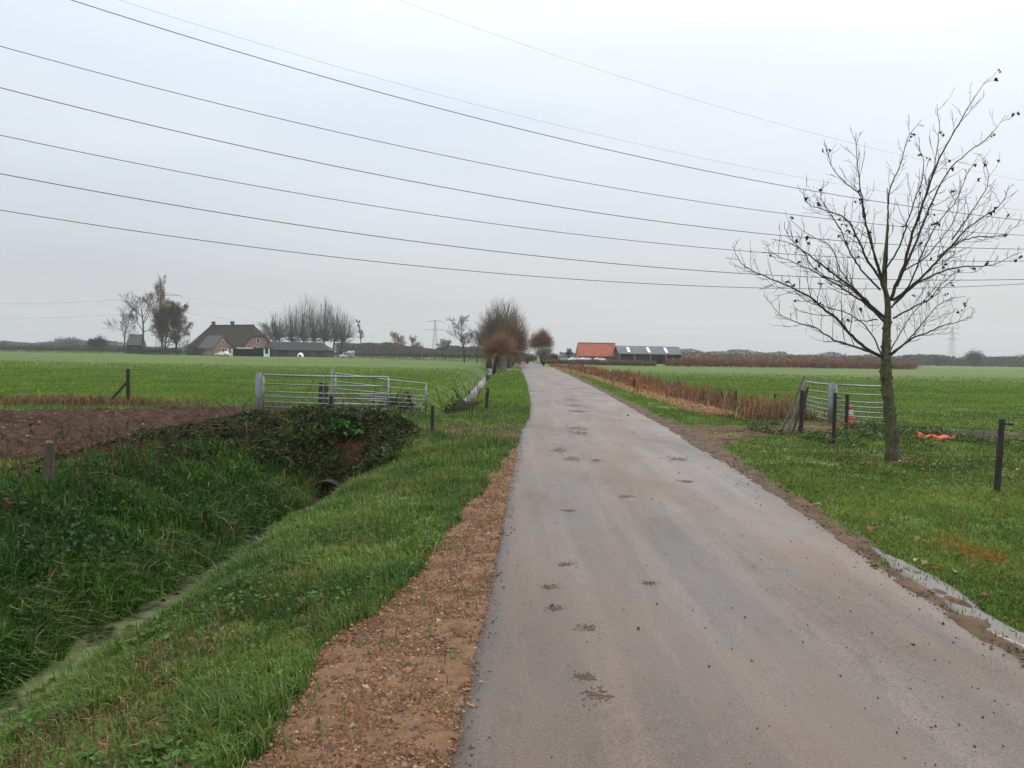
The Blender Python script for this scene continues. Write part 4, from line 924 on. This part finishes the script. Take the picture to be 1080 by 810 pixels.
hedge(150, 375, 246, 192, 375, 244, 2.0, 1.2, [(.05, .038, .03), (.06, .05, .035)], [1, 1], 2500, 'brown garden hedge under the farm trees', 306, .25, False)
hedge(196, 376, 243, 212, 376, 242, 2.3, 1.6, [(.05, .06, .035), (.06, .065, .04)], [1, 1], 1500, 'rounded olive-green garden hedge left of the small brick building', 307, .25, False)

# ------------------------------------------------------------------ buildings
def walls(mb, L, W, h, z0=-.2):
    mb.box((0, 0, (h+z0)/2), (L, W, h-z0))
def gable(mb, x, W, z0, pts, th=.3):
    """upright wall slab in the local YZ plane at x"""
    V = [(x, y, z) for y, z in pts]+[(x-th, y, z) for y, z in pts]; n = len(pts)
    mb.add(V, polys=[list(range(n)), list(range(n, 2*n))[::-1]]+[[k+n, (k+1) % n+n, (k+1) % n, k] for k in range(n)])
def window(parent, x, y, z, w, h, face='x', frame=.12, mfr='white'):
    b = MB(); s = .06
    if face == 'x':
        for a, c, ww, hh in ((y, z+h/2, w+frame, frame), (y, z-h/2, w+frame, frame), (y-w/2, z, frame, h), (y+w/2, z, frame, h)): b.box((x+s, a, c), (.09, ww, hh))
        f = b.build('window', M[mfr], parent); b = MB(); b.box((x+.02, y, z), (.05, w, h)); b.build('pane', M['glass'], f)
    else:
        for a, c, ww, hh in ((x, z+h/2, w+frame, frame), (x, z-h/2, w+frame, frame), (x-w/2, z, frame, h), (x+w/2, z, frame, h)): b.box((a, y-s, c), (ww, .09, hh))
        f = b.build('window', M[mfr], parent); b = MB(); b.box((x, y-.02, z), (w, .05, h)); b.build('pane', M['glass'], f)
A45 = math.radians(-47)
# farmhouse
Yd = 262; pc = far_spot(243, 376, Yd); A45 = math.radians(-33); L, W, HW, HR = 28.5, 13.0, 2.8, 10.3
e = empty('farmhouse', pc, A45, 'large farmhouse with dark thatched roof and red brick gable', 'house')
b = MB(); walls(b, L-.8, W-.8, HW); gable(b, L/2, W, 0, [(-W/2+.4, 0), (W/2-.4, 0), (W/2-.4, HW), (2.6, 6.9), (-2.6, 6.9), (-W/2+.4, HW)]); b.build('wall', M['brick'], e)
ov = .5
V = [(-L/2-ov, -W/2-ov, HW-.3), (L/2+ov, -W/2-ov, HW-.3), (L/2+ov, -2.7, 6.9), (L/2-2.2, 0, HR), (-L/2+3.4, 0, HR), (-L/2-ov, W/2+ov, HW-.3), (L/2+ov, W/2+ov, HW-.3), (L/2+ov, 2.7, 6.9)]
b = MB(); b.slab(V, [[0, 1, 2, 3, 4], [4, 3, 7, 6, 5], [5, 0, 4], [2, 7, 3]], .45); rf = b.build('roof', M['thatch'], e)
b = MB(); b.bar((-L/2+3.3, 0, HR+.05), (L/2-2, 0, HR+.05), .5, .35); b.build('ridge', M['dark_roof'], rf)
for xx in (-L/2+5.0, 1.0):
    b = MB(); b.box((xx, 0, HR+.5), (.9, .9, 1.5)); b.box((xx, 0, HR+1.28), (1.1, 1.1, .16)); b.build('chimney', M['brown_wall'], rf)
window(e, L/2, 0, 5.2, 1.2, 1.7)
window(e, L/2, -1.3, 2.7, 1.0, 1.2); window(e, L/2, 1.3, 2.7, 1.0, 1.2); window(e, L/2, -3.8, 1.5, 1.2, 1.4); window(e, L/2, 3.8, 1.5, 1.2, 1.4)
# small brick building in front
A45 = math.radians(-42); pc = far_spot(227, 377, 244); L, W, HW, HR = 9.5, 6.2, 2.7, 6.4
e = empty('outbuilding', pc, A45, 'small brick outbuilding with grey slate roof before the farmhouse', 'house')
b = MB(); walls(b, L-.4, W-.4, HW); gable(b, L/2, W, 0, [(-W/2+.2, 0), (W/2-.2, 0), (W/2-.2, HW), (0, HR-.25), (-W/2+.2, HW)]); gable(b, -L/2+.3, W, 0, [(-W/2+.2, 0), (W/2-.2, 0), (W/2-.2, HW), (0, HR-.25), (-W/2+.2, HW)]); b.build('wall', M['brick'], e)
V = [(-L/2-.3, -W/2-.3, HW-.25), (L/2+.3, -W/2-.3, HW-.25), (L/2+.3, 0, HR), (-L/2-.3, 0, HR), (-L/2-.3, W/2+.3, HW-.25), (L/2+.3, W/2+.3, HW-.25)]
b = MB(); b.slab(V, [[0, 1, 2, 3], [3, 2, 5, 4]], .2); b.build('roof', M['slate'], e)
window(e, L/2, 0, 4.3, .8, 1.1); window(e, L/2, .2, 1.6, 1.1, 1.5); window(e, -1, -W/2+.2, 1.4, 1.6, 1.5, 'y'); window(e, 2.6, -W/2+.2, 1.4, 1.2, 1.8, 'y')
# conservatory / carport with white frames
pc = far_spot(264, 377, 240); e = empty('carport', pc, 0, 'low dark carport with white posts below the brick gable', 'carport')
b = MB(); b.box((0, 0, 2.55), (13.2, 4.2, .22)); b.build('roof', M['dark_roof'], e)
b = MB(); b.box((0, 2, 1.25), (12.8, .2, 2.4)); b.build('back_wall', M['dark_wall'], e)
b = MB(); b.box((-1.0, -2.16, 2.55), (5.0, .12, .3)); b.build('fascia', M['white'], e)
for xx in (-6.3, -5.0, 5.0, 6.4):
    b = MB(); b.box((xx, -1.9, 1.2), (.35, .3, 2.45)); b.build('pillar', M['white'], e)
for xx in (-5.65, 5.7):
    b = MB(); b.box((xx, -1.85, .45), (1.2, .2, .9)); b.build('side_panel', M['white'], e)
# low dark barn
pc = far_spot(317, 377, 258); L, W, HW, HR = 21, 9, 2.4, 5.0
e = empty('low_barn', pc, 0, 'long low barn with dark hipped roof beside the farmhouse', 'barn')
b = MB(); walls(b, L-.6, W-.6, HW); b.build('wall', M['brown_wall'], e)
V = [(-L/2-.3, -W/2-.3, HW-.1), (L/2+.3, -W/2-.3, HW-.1), (L/2-3.4, 0, HR), (-L/2-.3, 0, HR), (-L/2-.3, W/2+.3, HW-.1), (L/2+.3, W/2+.3, HW-.1)]
b = MB(); b.slab(V, [[0, 1, 2, 3], [3, 2, 5, 4], [1, 5, 2]], .2); b.build('roof', M['dark_roof'], e)
for xx, ww in ((-5, 3.2), (2.5, 3.0), (7.6, 2.0)):
    b = MB(); b.box((xx, -W/2+.27, 1.05), (ww, .08, 2.1)); b.build('door', M['dark_wall'], e)
# dark pointed barn on the left (tapering roof like a haystack barn)
pc = far_spot(143.5, 373, 285); e = empty('tall_shed', pc, .2, 'dark grey steep-roofed shed among the bare trees on the left', 'shed')
b = MB(); walls(b, 5.4, 5, 3.4); b.build('wall', M['dark_wall'], e)
V = [(-2.95, -2.8, 3.2), (2.95, -2.8, 3.2), (2.2, 0, 7.2), (-2.2, 0, 7.2), (-2.95, 2.8, 3.2), (2.95, 2.8, 3.2)]
b = MB(); b.slab(V, [[0, 1, 2, 3], [3, 2, 5, 4], [1, 5, 2], [4, 0, 3]], .15); b.build('roof', M['slate'], e)
b = MB(); b.box((.5, -2.55, 1.2), (2, .1, 2.4)); b.build('door', M['brown_wall'], e)
# orange roofed barn
pc = far_spot(628, 384, 232); L, W, HW, HR = 11.2, 8, 2.2, 5.9
e = empty('tiled_barn', pc, math.radians(2), 'barn with bright orange tiled roof', 'barn')
b = MB(); walls(b, L-.4, W-.5, HW); gable(b, L/2-.1, W, 0, [(-W/2+.25, 0), (W/2-.25, 0), (W/2-.25, HW), (0, HR-.2), (-W/2+.25, HW)]); gable(b, -L/2+.4, W, 0, [(-W/2+.25, 0), (W/2-.25, 0), (W/2-.25, HW), (0, HR-.2), (-W/2+.25, HW)]); b.build('wall', M['brick'], e)
V = [(-L/2-.2, -W/2-.3, HW-.2), (L/2-.5, -W/2-.3, HW-.2), (L/2+.3, 0, HR), (-L/2+.1, 0, HR), (-L/2-.2, W/2+.3, HW-.2), (L/2+.3, W/2+.3, HW-.2)]
b = MB(); b.slab(V, [[0, 1, 2, 3], [3, 2, 5, 4]], .2); rf = b.build('roof', M['tiles'], e)
b = MB(); b.bar((-L/2+.1, 0, HR+.05), (L/2+.3, 0, HR+.05), .35, .2); b.build('ridge', M['tiles'], rf)
for xx in (-3.2, -1.6, 1.0):
    b = MB(); b.box((xx, -2.75, 3.33), (.42, .34, .10), [[1, 0, 0], [0, .74, -.67], [0, .67, .74]]); b.build('skylight', M['white'], rf)
b = MB(); b.box((1.2, -W/2+.2, .9), (2.6, .1, 1.9)); b.build('door', M['dark_wall'], e)
# grey open barn
pc = far_spot(682, 386, 226); L, W, HW, HR = 18.2, 11, 3.2, 5.15
e = empty('open_barn', pc, math.radians(1), 'long open-fronted barn with grey sheet roof and three skylights', 'barn')
b = MB(); b.box((0, W/2-.2, 1.6), (L, .2, 3.6)); b.box((-L/2+.1, 0, 1.6), (.2, W-.4, 3.6)); b.box((L/2-.1, 0, 1.6), (.2, W-.4, 3.6)); b.build('wall', M['dark_wall'], e)
V = [(-L/2-.2, -W/2-.4, HW-.35), (L/2+.2, -W/2-.4, HW-.35), (L/2+.2, 0, HR), (-L/2-.2, 0, HR), (-L/2-.2, W/2+.3, HW), (L/2+.2, W/2+.3, HW)]
b = MB(); b.slab(V, [[0, 1, 2, 3], [3, 2, 5, 4]], .15); rf = b.build('roof', M['sheeting'], e)
sl = math.atan2(HR-HW+.35, W/2+.4)
for xx in (-6.0, -.2, 4.9):
    b = MB(); b.box((xx, -W/4-.2, (HR+HW-.35)/2+.03), (.75, 3.9, .08), [[1, 0, 0], [0, math.cos(sl), -math.sin(sl)], [0, math.sin(sl), math.cos(sl)]]); b.build('skylight', M['white'], rf)
for xx in (-8.9, -4.5, 0, 4.5, 8.9):
    b = MB(); b.box((xx, -W/2+.1, 1.4), (.22, .22, 2.95)); b.build('pillar', M['galv'], e)
b = MB(); b.box((-3.4, -W/2+.6, 1.0), (10.4, .12, 2.1)); b.build('front_boarding', M['dark_wall'], e)

# ------------------------------------------------------------------ vehicles and small white things at the farms
def car(loc, rz, paint, label, van=False, group=None):
    e = empty('parked_van' if van else 'parked_car', loc, rz, label, 'van' if van else 'car', group)
    if van: prof = [(-2.3, .35), (2.3, .35), (2.3, .8), (2.05, 1.0), (1.35, 1.1), (.95, 1.75), (-.15, 1.8), (-.2, 1.5), (-.3, 1.5), (-.3, 2.35), (-2.3, 2.35)]
    else: prof = [(-2.05, .35), (2.05, .35), (2.1, .7), (1.95, .88), (1.05, .98), (.45, 1.42), (-.95, 1.45), (-1.75, .98), (-2.05, .9)]
    w = .85; n = len(prof)
    def wy(z): return w if z < 1.0 else (w-.12 if not van else w-.03)
    V = [(x, -wy(z), z) for x, z in prof]+[(x, wy(z), z) for x, z in prof]
    b = MB(); b.add(V, polys=[list(range(n)), list(range(n, 2*n))[::-1]]+[[k+n, (k+1) % n+n, (k+1) % n, k][::-1] for k in range(n)]); b.build('body', paint, e)
    for s in (-1, 1):
        b = MB()
        if van: b.add([(1.1, s*.87, 1.15), (.8, s*.87, 1.62), (.0, s*.87, 1.65), (.0, s*.87, 1.12)], polys=[[0, 1, 2, 3]])
        else: b.add([(.95, s*.80, 1.0), (.42, s*.765, 1.36), (-.9, s*.765, 1.38), (-1.5, s*.80, 1.0)], polys=[[0, 1, 2, 3]])
        b.build('window', M['glass'], e)
        for x in (-1.3, 1.35):
            b = MB(); b.tube([(x, s*.70, .32), (x, s*.88, .32)], .32, 14); t = b.build('wheel', M['rubber'], e); b = MB(); b.tube([(x, s*.885, .32), (x, s*.90, .32)], .18, 10); b.build('rim', M['silver'], t)
    b = MB()
    if van: b.add([(1.33, -.75, 1.13), (1.33, .75, 1.13), (.97, .72, 1.72), (.97, -.72, 1.72)], polys=[[0, 1, 2, 3]])
    else: b.add([(1.03, -.7, 1.01), (1.03, .7, 1.01), (.48, .66, 1.41), (.48, -.66, 1.41)], polys=[[0, 1, 2, 3]])
    b.build('windscreen', M['glass'], e)
    return e
car(far_spot(235, 377, 236), math.radians(170), M['carpaint'], 'white car parked before the small brick outbuilding')
car(far_spot(366, 378, 252), math.pi, M['carpaint'], 'white box van parked at the right end of the low barn', True)
for px, Yd, lab in ((608, 172, 'white car behind the hedge, left of three before the orange barn'), (619, 173, 'white car behind the hedge, middle of three before the orange barn'), (634, 173, 'white car behind the hedge, right of three before the orange barn')):
    c = car(far_spot(px, 384.5, Yd-4), math.radians(5), M['carpaint'], lab, group='cars behind the hedge'); c.location.z = .12
p = far_spot(317, 377, 250); e = empty('calf_hutch', p, 0, 'white domed hut in front of the low dark barn', 'hut'); V = []; q = []
for i_ in range(9):
    for j_ in range(16):
        a = j_/16*6.283; f = i_/8*math.pi/2; V.append((math.cos(a)*math.cos(f)*1.1, math.sin(a)*math.cos(f)*1.1, math.sin(f)*1.45))
for i_ in range(8):
    for j_ in range(16): q.append((i_*16+j_, i_*16+(j_+1) % 16, (i_+1)*16+(j_+1) % 16, (i_+1)*16+j_))
b = MB(); b.add(V, quads=q); b.build('dome', M['white'], e, True); b = MB(); b.tube([(0, -1.12, 0), (0, -1.08, .45), (0, -.95, .8)], [.42, .40, .12], 10); b.build('opening', M['dark_wall'], e)

# ------------------------------------------------------------------ pylons and cables
def pylon(px, base, Yd, top, arms, label, rz=0., r=.10):
    p = far_spot(px, base, Yd); H = (base-top)*Yd/F; e = empty('lattice_pylon', p, rz, label, 'pylon'); b = MB(); S = []
    wb = H*.085; wt = H*.018
    def cor(z):
        w = wb+(wt-wb)*min(1, z/(H*.92)); return [np.array((sx*w, sy*w, z)) for sx, sy in ((-1, -1), (1, -1), (1, 1), (-1, 1))]
    lv = [0, .16, .31, .44, .55, .65, .73, .80, .86, .92, 1.0]
    for a, c in zip(lv, lv[1:]):
        A, Bq = cor(a*H), cor(c*H)
        for k in range(4):
            S.append((*A[k], *Bq[k], r, r)); S.append((*A[k], *Bq[(k+1) % 4], r*.6, r*.6)); S.append((*A[(k+1) % 4], *Bq[k], r*.6, r*.6)); S.append((*Bq[k], *Bq[(k+1) % 4], r*.6, r*.6))
    b.segs(S, 4); b.build('mast', M['pylon'], e)
    for z, hw in arms:
        b = MB(); S = []; zz = z*H; w = wt*1.6
        for s in (-1, 1):
            tip = np.array((s*hw, 0, zz))
            for sy in (-1, 1):
                S.append((0, sy*w, zz, *tip, r*.8, r*.8)); S.append((0, sy*w, zz+H*.045, *tip, r*.7, r*.7))
            for t in (.25, .5, .75): S.append((s*hw*t, w*(1-t), zz, s*hw*t, w*(1-t), zz+H*.045*(1-t), r*.6, r*.6))
            S.append((*tip, s*hw, 0, zz-H*.05, r*.6, r*.6))
        b.segs(S, 4); b.build('crossarm', M['pylon'], e)
    return p, H
pylon(458.5, 377, 820, 339.5, [(.96, 10), (.72, 11.5)], 'lattice pylon with two crossarms left of the willows', .15, .16)
pylon(1003, 388, 900, 348, [(.95, 8), (.8, 10), (.66, 8)], 'faint lattice pylon seen through the branches of the bare tree', .1, .12)
pylon(171.5, 371, 430, 301, [(.86, 10.2), (.62, 11)], 'lattice pylon mostly hidden behind the columnar poplar', .1, .12)
cab = []
def quadfit(pts):
    a = np.array(pts, float); return np.polyfit(a[:, 0], a[:, 1], 2)
def cable(pts, x_off, r, label, group='power cables overhead'):
    # conductor hanging in the vertical plane Y = 86 + .27 X (+offset); its sag is a parabola
    s = []; zz = []
    for px, py in pts:
        d = ray(px, py); t = (86+x_off)/(d[1]-.27*d[0]); s.append(d[0]*t); zz.append(CH+d[2]*t)
    k = np.polyfit(s, zz, 2); xs = np.linspace(-120, 190, 90)
    P = np.stack([xs, 86+x_off+.27*xs, np.polyval(k, xs)], -1)
    c = P[45]; b = MB(); b.tube(P-c, r, 5); o = b.build('power_cable', M['cable'], smooth=True); o.location = tuple(c); tag(o, label, 'cable', group)
cable([(80, 0), (310, 76), (540, 131), (700, 170), (885, 208), (1080, 232)], 0, .042, 'topmost of the six dark power cables crossing the sky')
cable([(0, 48), (270, 121), (540, 176.5), (850, 229), (1080, 248)], 3, .038, 'second highest dark power cable crossing the sky')
cable([(0, 93), (270, 158), (540, 207), (810, 250), (1080, 262)], 0, .042, 'third highest dark power cable crossing the sky')
cable([(0, 143), (270, 196), (540, 237), (800, 267.5), (1080, 275)], 4, .038, 'fourth highest dark power cable crossing the sky')
cable([(0, 184), (270, 230), (540, 265), (795, 291.5), (1080, 294)], 0, .042, 'second lowest dark power cable crossing the sky')
cable([(0, 222), (270, 261), (540, 288), (790, 305), (1080, 299)], 3, .038, 'lowest dark power cable crossing the sky')
cable([(125, 0), (540, 120), (860, 190), (1080, 222)], 8, .013, 'faint thin wire just above the topmost dark cable')
cable([(418, 0), (540, 42), (740, 105), (900, 154), (1080, 190)], 12, .013, 'faint thin wire alone at the upper right of the sky')
def span(p, q, sag, r, label):
    t = np.linspace(0, 1, 30); P = p+(q-p)*t[:, None]; P[:, 2] -= 4*sag*t*(1-t); c = (p+q)/2
    b = MB(); b.tube(P-c, r, 4); o = b.build('power_cable', M['cable']); o.location = tuple(c); tag(o, label, 'cable', 'distant power cables')
span(D(153, 313, 430), D(-140, 312, 330), 3.5, .035, 'upper distant cable left of the poplar')
span(D(150, 330, 430), D(-140, 336, 330), 1.5, .04, 'lower distant cable left of the poplar')
span(D(190, 313, 430), D(448, 341, 820), 4, .03, 'faint distant cable from the poplar to the lattice pylon, upper')
span(D(193, 330, 430), D(447, 348.5, 820), 4, .03, 'faint distant cable from the poplar to the lattice pylon, lower')
span(D(469, 341.5, 820), D(1400, 352, 1500), 5, .035, 'faint distant cable right of the lattice pylon')

# ------------------------------------------------------------------ the bare tree on the right
TY = 13.07
def T2(cx, cy): return 760+cx/2.6125, 70+cy/2.6125
base = GP(942, 487)
e = empty('young_tree', base, 0, 'leafless young tree with a mossy trunk and a few withered leaves', 'tree')
rt = np.random.default_rng(19)
def smooth_path(P, n):
    P = np.asarray(P, float); t = np.concatenate([[0], np.cumsum(np.linalg.norm(np.diff(P[:, :2], axis=0), axis=1))]); t /= t[-1]
    tt = np.linspace(0, 1, n)
    Q = np.stack([np.interp(tt, t, P[:, k]) for k in range(P.shape[1])], -1)
    for _ in range(2): Q[1:-1] = .25*Q[:-2]+.5*Q[1:-1]+.25*Q[2:]
    return Q
tr = [(942, 489), (941, 470), (939, 445), (937.5, 425), (935, 405), (934, 388), (934.5, 372), (935, 350), (936.5, 330), (937, 322), (934, 306), (931, 293), (933, 270), (935, 248), (937, 224), (936, 198)]
Q = smooth_path(tr, 46); P = np.array([D(a, b_, TY) for a, b_ in Q])-base
tt = np.linspace(0, 1, 46)
rad = np.interp(tt, [0, .03, .10, .22, .36, .42, .55, .66, .8, 1], [.150, .122, .104, .092, .086, .070, .056, .032, .016, .005])
rad = rad*(1+.07*np.sin(np.arange(46)*1.7)+rt.normal(0, .05, 46))
b = MB(); br = MB(); b.tube(P, rad, 12)
for k in range(60):                 # knots and burrs on the bark
    i_ = rt.integers(3, 24); a = rt.uniform(0, 6.28); c = P[i_]+np.array((math.cos(a), math.sin(a), 0))*rad[i_]*.92
    b.tube([c-np.array((0, 0, .03)), c+np.array((math.cos(a)*.01, math.sin(a)*.01, 0)), c+np.array((0, 0, .035))], [.006, rt.uniform(.014, .028), .005], 6)
limbs = []
LB = [
 ([(445,797),(400,775),(365,745),(340,715),(320,690),(270,655),(240,627),(190,603),(130,577),(80,557),(45,530),(25,487)], .036, -.9),
 ([(440,796),(400,778),(340,760),(300,745),(255,712),(200,700),(150,675),(132,640)], .026, .7),
 ([(455,690),(420,660),(370,610),(300,558),(240,512),(190,478),(135,468)], .034, -.5),
 ([(452,700),(400,650),(345,612),(275,570),(215,540),(160,520),(118,495)], .026, .9),
 ([(462,640),(440,580),(400,522),(375,465),(360,430),(330,400),(290,390),(230,370),(225,330)], .030, -.8),
 ([(450,590),(425,530),(415,470),(395,420),(388,345),(340,312),(305,270),(288,205)], .026, .5),
 ([(445,580),(420,500),(400,430),(385,330),(375,260),(372,172)], .022, -.9),
 ([(455,600),(457,500),(462,420),(462,330),(495,270),(512,190),(555,135)], .026, .35),
 ([(468,640),(500,560),(530,450),(562,360),(600,250),(640,180),(690,90),(742,20)], .038, -.35),
 ([(485,600),(530,500),(590,350),(635,268),(690,222),(750,180),(790,122)], .030, .8),
 ([(545,420),(580,300),(600,220),(605,150),(598,92)], .014, .6),
 ([(475,640),(530,600),(575,555),(635,490),(690,430),(740,400),(785,365),(800,318)], .030, -.8),
 ([(480,648),(540,592),(610,557),(680,543),(750,545),(800,520),(835,503)], .028, .4),
 ([(600,520),(650,480),(700,462),(760,462),(800,450),(832,418)], .016, -.4),
 ([(640,470),(690,400),(730,340),(745,310),(732,240)], .014, .5),
 ([(462,795),(510,757),(560,732),(610,712),(655,700),(700,686)], .024, -.5),
 ([(462,798),(500,770),(560,700),(600,650),(640,632),(678,628)], .018, .9),
 ([(475,690),(530,660),(575,640),(620,585),(650,560)], .018, -.6),
 ([(430,692),(400,697),(368,693)], .014, -.3),
 ([(445,795),(420,740),(390,700),(340,670),(250,650),(220,610)], .015, .6),
 ([(450,560),(500,480),(520,400),(560,300),(562,240),(540,200)], .018, -.9),
 ([(440,610),(390,560),(350,500),(330,440),(300,400),(270,350),(280,315)], .020, 1.0),
 ([(430,670),(350,600),(260,560),(215,490),(175,460),(172,420)], .016, -1.1),
 ([(400,650),(330,560),(300,480),(240,460),(190,415)], .014, .3),
 ([(500,560),(570,520),(640,430),(660,380),(662,290)], .014, 1.1),
 ([(470,660),(520,600),(560,500),(600,420),(650,370),(690,270)], .018, -1.2),
 ([(462,790),(490,740),(520,690),(590,605),(600,590)], .012, 1.2),
]
limb_paths = []
for pts, r0, dz in LB:
    q = [T2(a, c) for a, c in pts]; n_ = len(pts)*4; Q = smooth_path(q, n_); t = np.linspace(0, 1, n_)
    Ys = TY+dz*t**1.1*1.25; Pp = np.array([D(936+(a-936)*.985, c+(487-c)*.012, y_) for (a, c), y_ in zip(Q, Ys)])-base
    Pp[2:-1] += rt.normal(0, .006, Pp[2:-1].shape)
    rr_ = .70*r0*(1-t)**1.05+.0036
    br.tube(Pp, rr_, 7); limb_paths.append((Pp, rr_))
b.build('trunk', M['bark'], e, True); br.build('branches', M['limb'], e, True)
S = []; tips = []
def twig(p, d, L, r, depth):
    n_ = 4
    for i_ in range(n_):
        d = d+rt.normal(0, .085, 3)+np.array((0, 0, .13)); d /= np.linalg.norm(d); q = p+d*L/n_
        r1 = max(.0030, r*(1-.16*(i_+1))); S.append((*p, *q, r*(1-.16*i_), r1)); p = q
        if depth > 0 and rt.random() < .60:
            dd = d+rt.normal(0, .55, 3); dd /= np.linalg.norm(dd); twig(p, dd, L*rt.uniform(.35, .65), max(.0028, r*.65), depth-1)
    tips.append(p)
for Pp, rr_ in limb_paths:
    n_ = len(Pp); s_ = rt.choice((-1, 1))
    for i_ in range(int(n_*.18)+1, n_-1):
        for _ in range(1 if rt.random() < .80 else 0):
            t_ = Pp[min(i_+1, n_-1)]-Pp[i_-1]; t_ /= np.linalg.norm(t_); side = np.cross(t_, (0, 1, 0)); s_ = -s_
            d = t_*rt.uniform(.5, .9)+side*s_*rt.uniform(.4, .9)+np.array((0, rt.normal(0, .5), rt.uniform(0, .35))); d /= np.linalg.norm(d)
            twig(Pp[i_], d, rt.uniform(.18, .62)*(1.2-.75*i_/n_), min(.007, max(.0036, rr_[i_]*.40)), 1)
    tips.append(Pp[-1])
cb = MB(); cb.segs(S, 4); cb.build('twigs', M['twig'], e)
idx = rt.choice(len(tips), 85, replace=False); Lp = np.array([tips[k] for k in idx])+np.array((0, 0, -.02))
Lp = np.repeat(Lp, 2, 0)+rt.normal(0, .015, (170, 3))
leaf_faces(Lp, rt.uniform(.05, .085, 170), rt, pal(rt, 170, [(.028, .018, .014), (.045, .028, .02)], [2, 1]), flat=0, fold=.8).build('withered_leaves', M['leafy'], e)

# ------------------------------------------------------------------ air
HAZE = True
if HAZE:
    b = MB(); b.box((0, 610, 29), (2400, 1340, 64)); m = bpy.data.materials.new('thin_haze'); m.use_nodes = True; nt = m.node_tree; nt.nodes.clear()
    o = N(nt, 'ShaderNodeOutputMaterial'); pv = N(nt, 'ShaderNodeVolumePrincipled'); pv.inputs['Color'].default_value = (.92, .94, .97, 1); pv.inputs['Density'].default_value = .00028; pv.inputs['Anisotropy'].default_value = .2
    nt.links.new(pv.outputs[0], o.inputs['Volume']); tag(b.build('haze', m), 'thin damp autumn haze over the fields', 'haze', kind='stuff')

# ------------------------------------------------------------------ sky, sun, camera
SUN_EL, SUN_AZ = math.radians(42), math.radians(35)   # azimuth clockwise from +Y
w = bpy.data.worlds.new('World'); SC.world = w; w.use_nodes = True; nt = w.node_tree
bg = nt.nodes['Background']; bg.inputs['Strength'].default_value = .10
sky = N(nt, 'ShaderNodeTexSky', sky_type='NISHITA'); sky.sun_disc = False; sky.sun_elevation = SUN_EL; sky.sun_rotation = SUN_AZ; sky.air_density = 1.0; sky.dust_density = 4.0; sky.ozone_density = 1.0
tc = N(nt, 'ShaderNodeTexCoord'); sp = N(nt, 'ShaderNodeSeparateXYZ'); nt.links.new(tc.outputs['Generated'], sp.inputs[0])
cl = ramp(nt, sp.outputs['Z'], [(0.0, (4.75, 4.8, 5.0)), (.09, (4.95, 5.1, 5.45)), (.20, (6.0, 6.45, 7.05)), (.36, (7.3, 7.9, 8.6)), (.6, (12, 12.6, 13.4)), (1.0, (19, 19.2, 19.5))])
mp = N(nt, 'ShaderNodeMapping'); mp.inputs['Scale'].default_value = (1.0, 1.0, 5.0); nt.links.new(tc.outputs['Generated'], mp.inputs[0])
nz = noise(nt, mp.outputs[0], 1.6, 5, .5)
cl = mixc(nt, 1.0, cl, ramp(nt, nz, [(.3, (.90, .915, .945)), (.7, (1.06, 1.05, 1.03))]), 'MULTIPLY')
mx = mixc(nt, .92, sky.outputs[0], cl); nt.links.new(mx, bg.inputs['Color'])
sl_ = bpy.data.lights.new('sun', 'SUN'); sl_.energy = .9; sl_.angle = math.radians(40); sl_.color = (1, .96, .90)
so = bpy.data.objects.new('sun', sl_); COL.objects.link(so); so.rotation_euler = (math.pi/2-SUN_EL, 0, math.pi-SUN_AZ); so.location = (0, 0, 30)

from mathutils import Matrix
cam = bpy.data.cameras.new('camera'); co = bpy.data.objects.new('camera', cam); COL.objects.link(co)
cam.sensor_width = 36; cam.lens = 36*F/1080; cam.clip_start = .05; cam.clip_end = 6000
R_ = Matrix(((_r[0], _u[0], -_f0[0], 0), (_r[1], _u[1], -_f0[1], 0), (_r[2], _u[2], -_f0[2], CH), (0, 0, 0, 1)))
co.matrix_world = R_; SC.camera = co
vs = SC.view_settings; vs.view_transform = 'Standard'; vs.look = 'None'; vs.exposure = 0.30; vs.gamma = 1.0; vs.use_curve_mapping = False
SC.render.engine = 'CYCLES'; cy = SC.cycles
cy.max_bounces = 6; cy.diffuse_bounces = 3; cy.glossy_bounces = 3; cy.transmission_bounces = 4; cy.volume_bounces = 1; cy.transparent_max_bounces = 6
cy.use_adaptive_sampling = True; cy.adaptive_threshold = .008; cy.use_denoising = True; cy.denoiser = 'OPENIMAGEDENOISE'; cy.denoising_input_passes = 'RGB_ALBEDO_NORMAL'; cy.denoising_prefilter = 'ACCURATE'
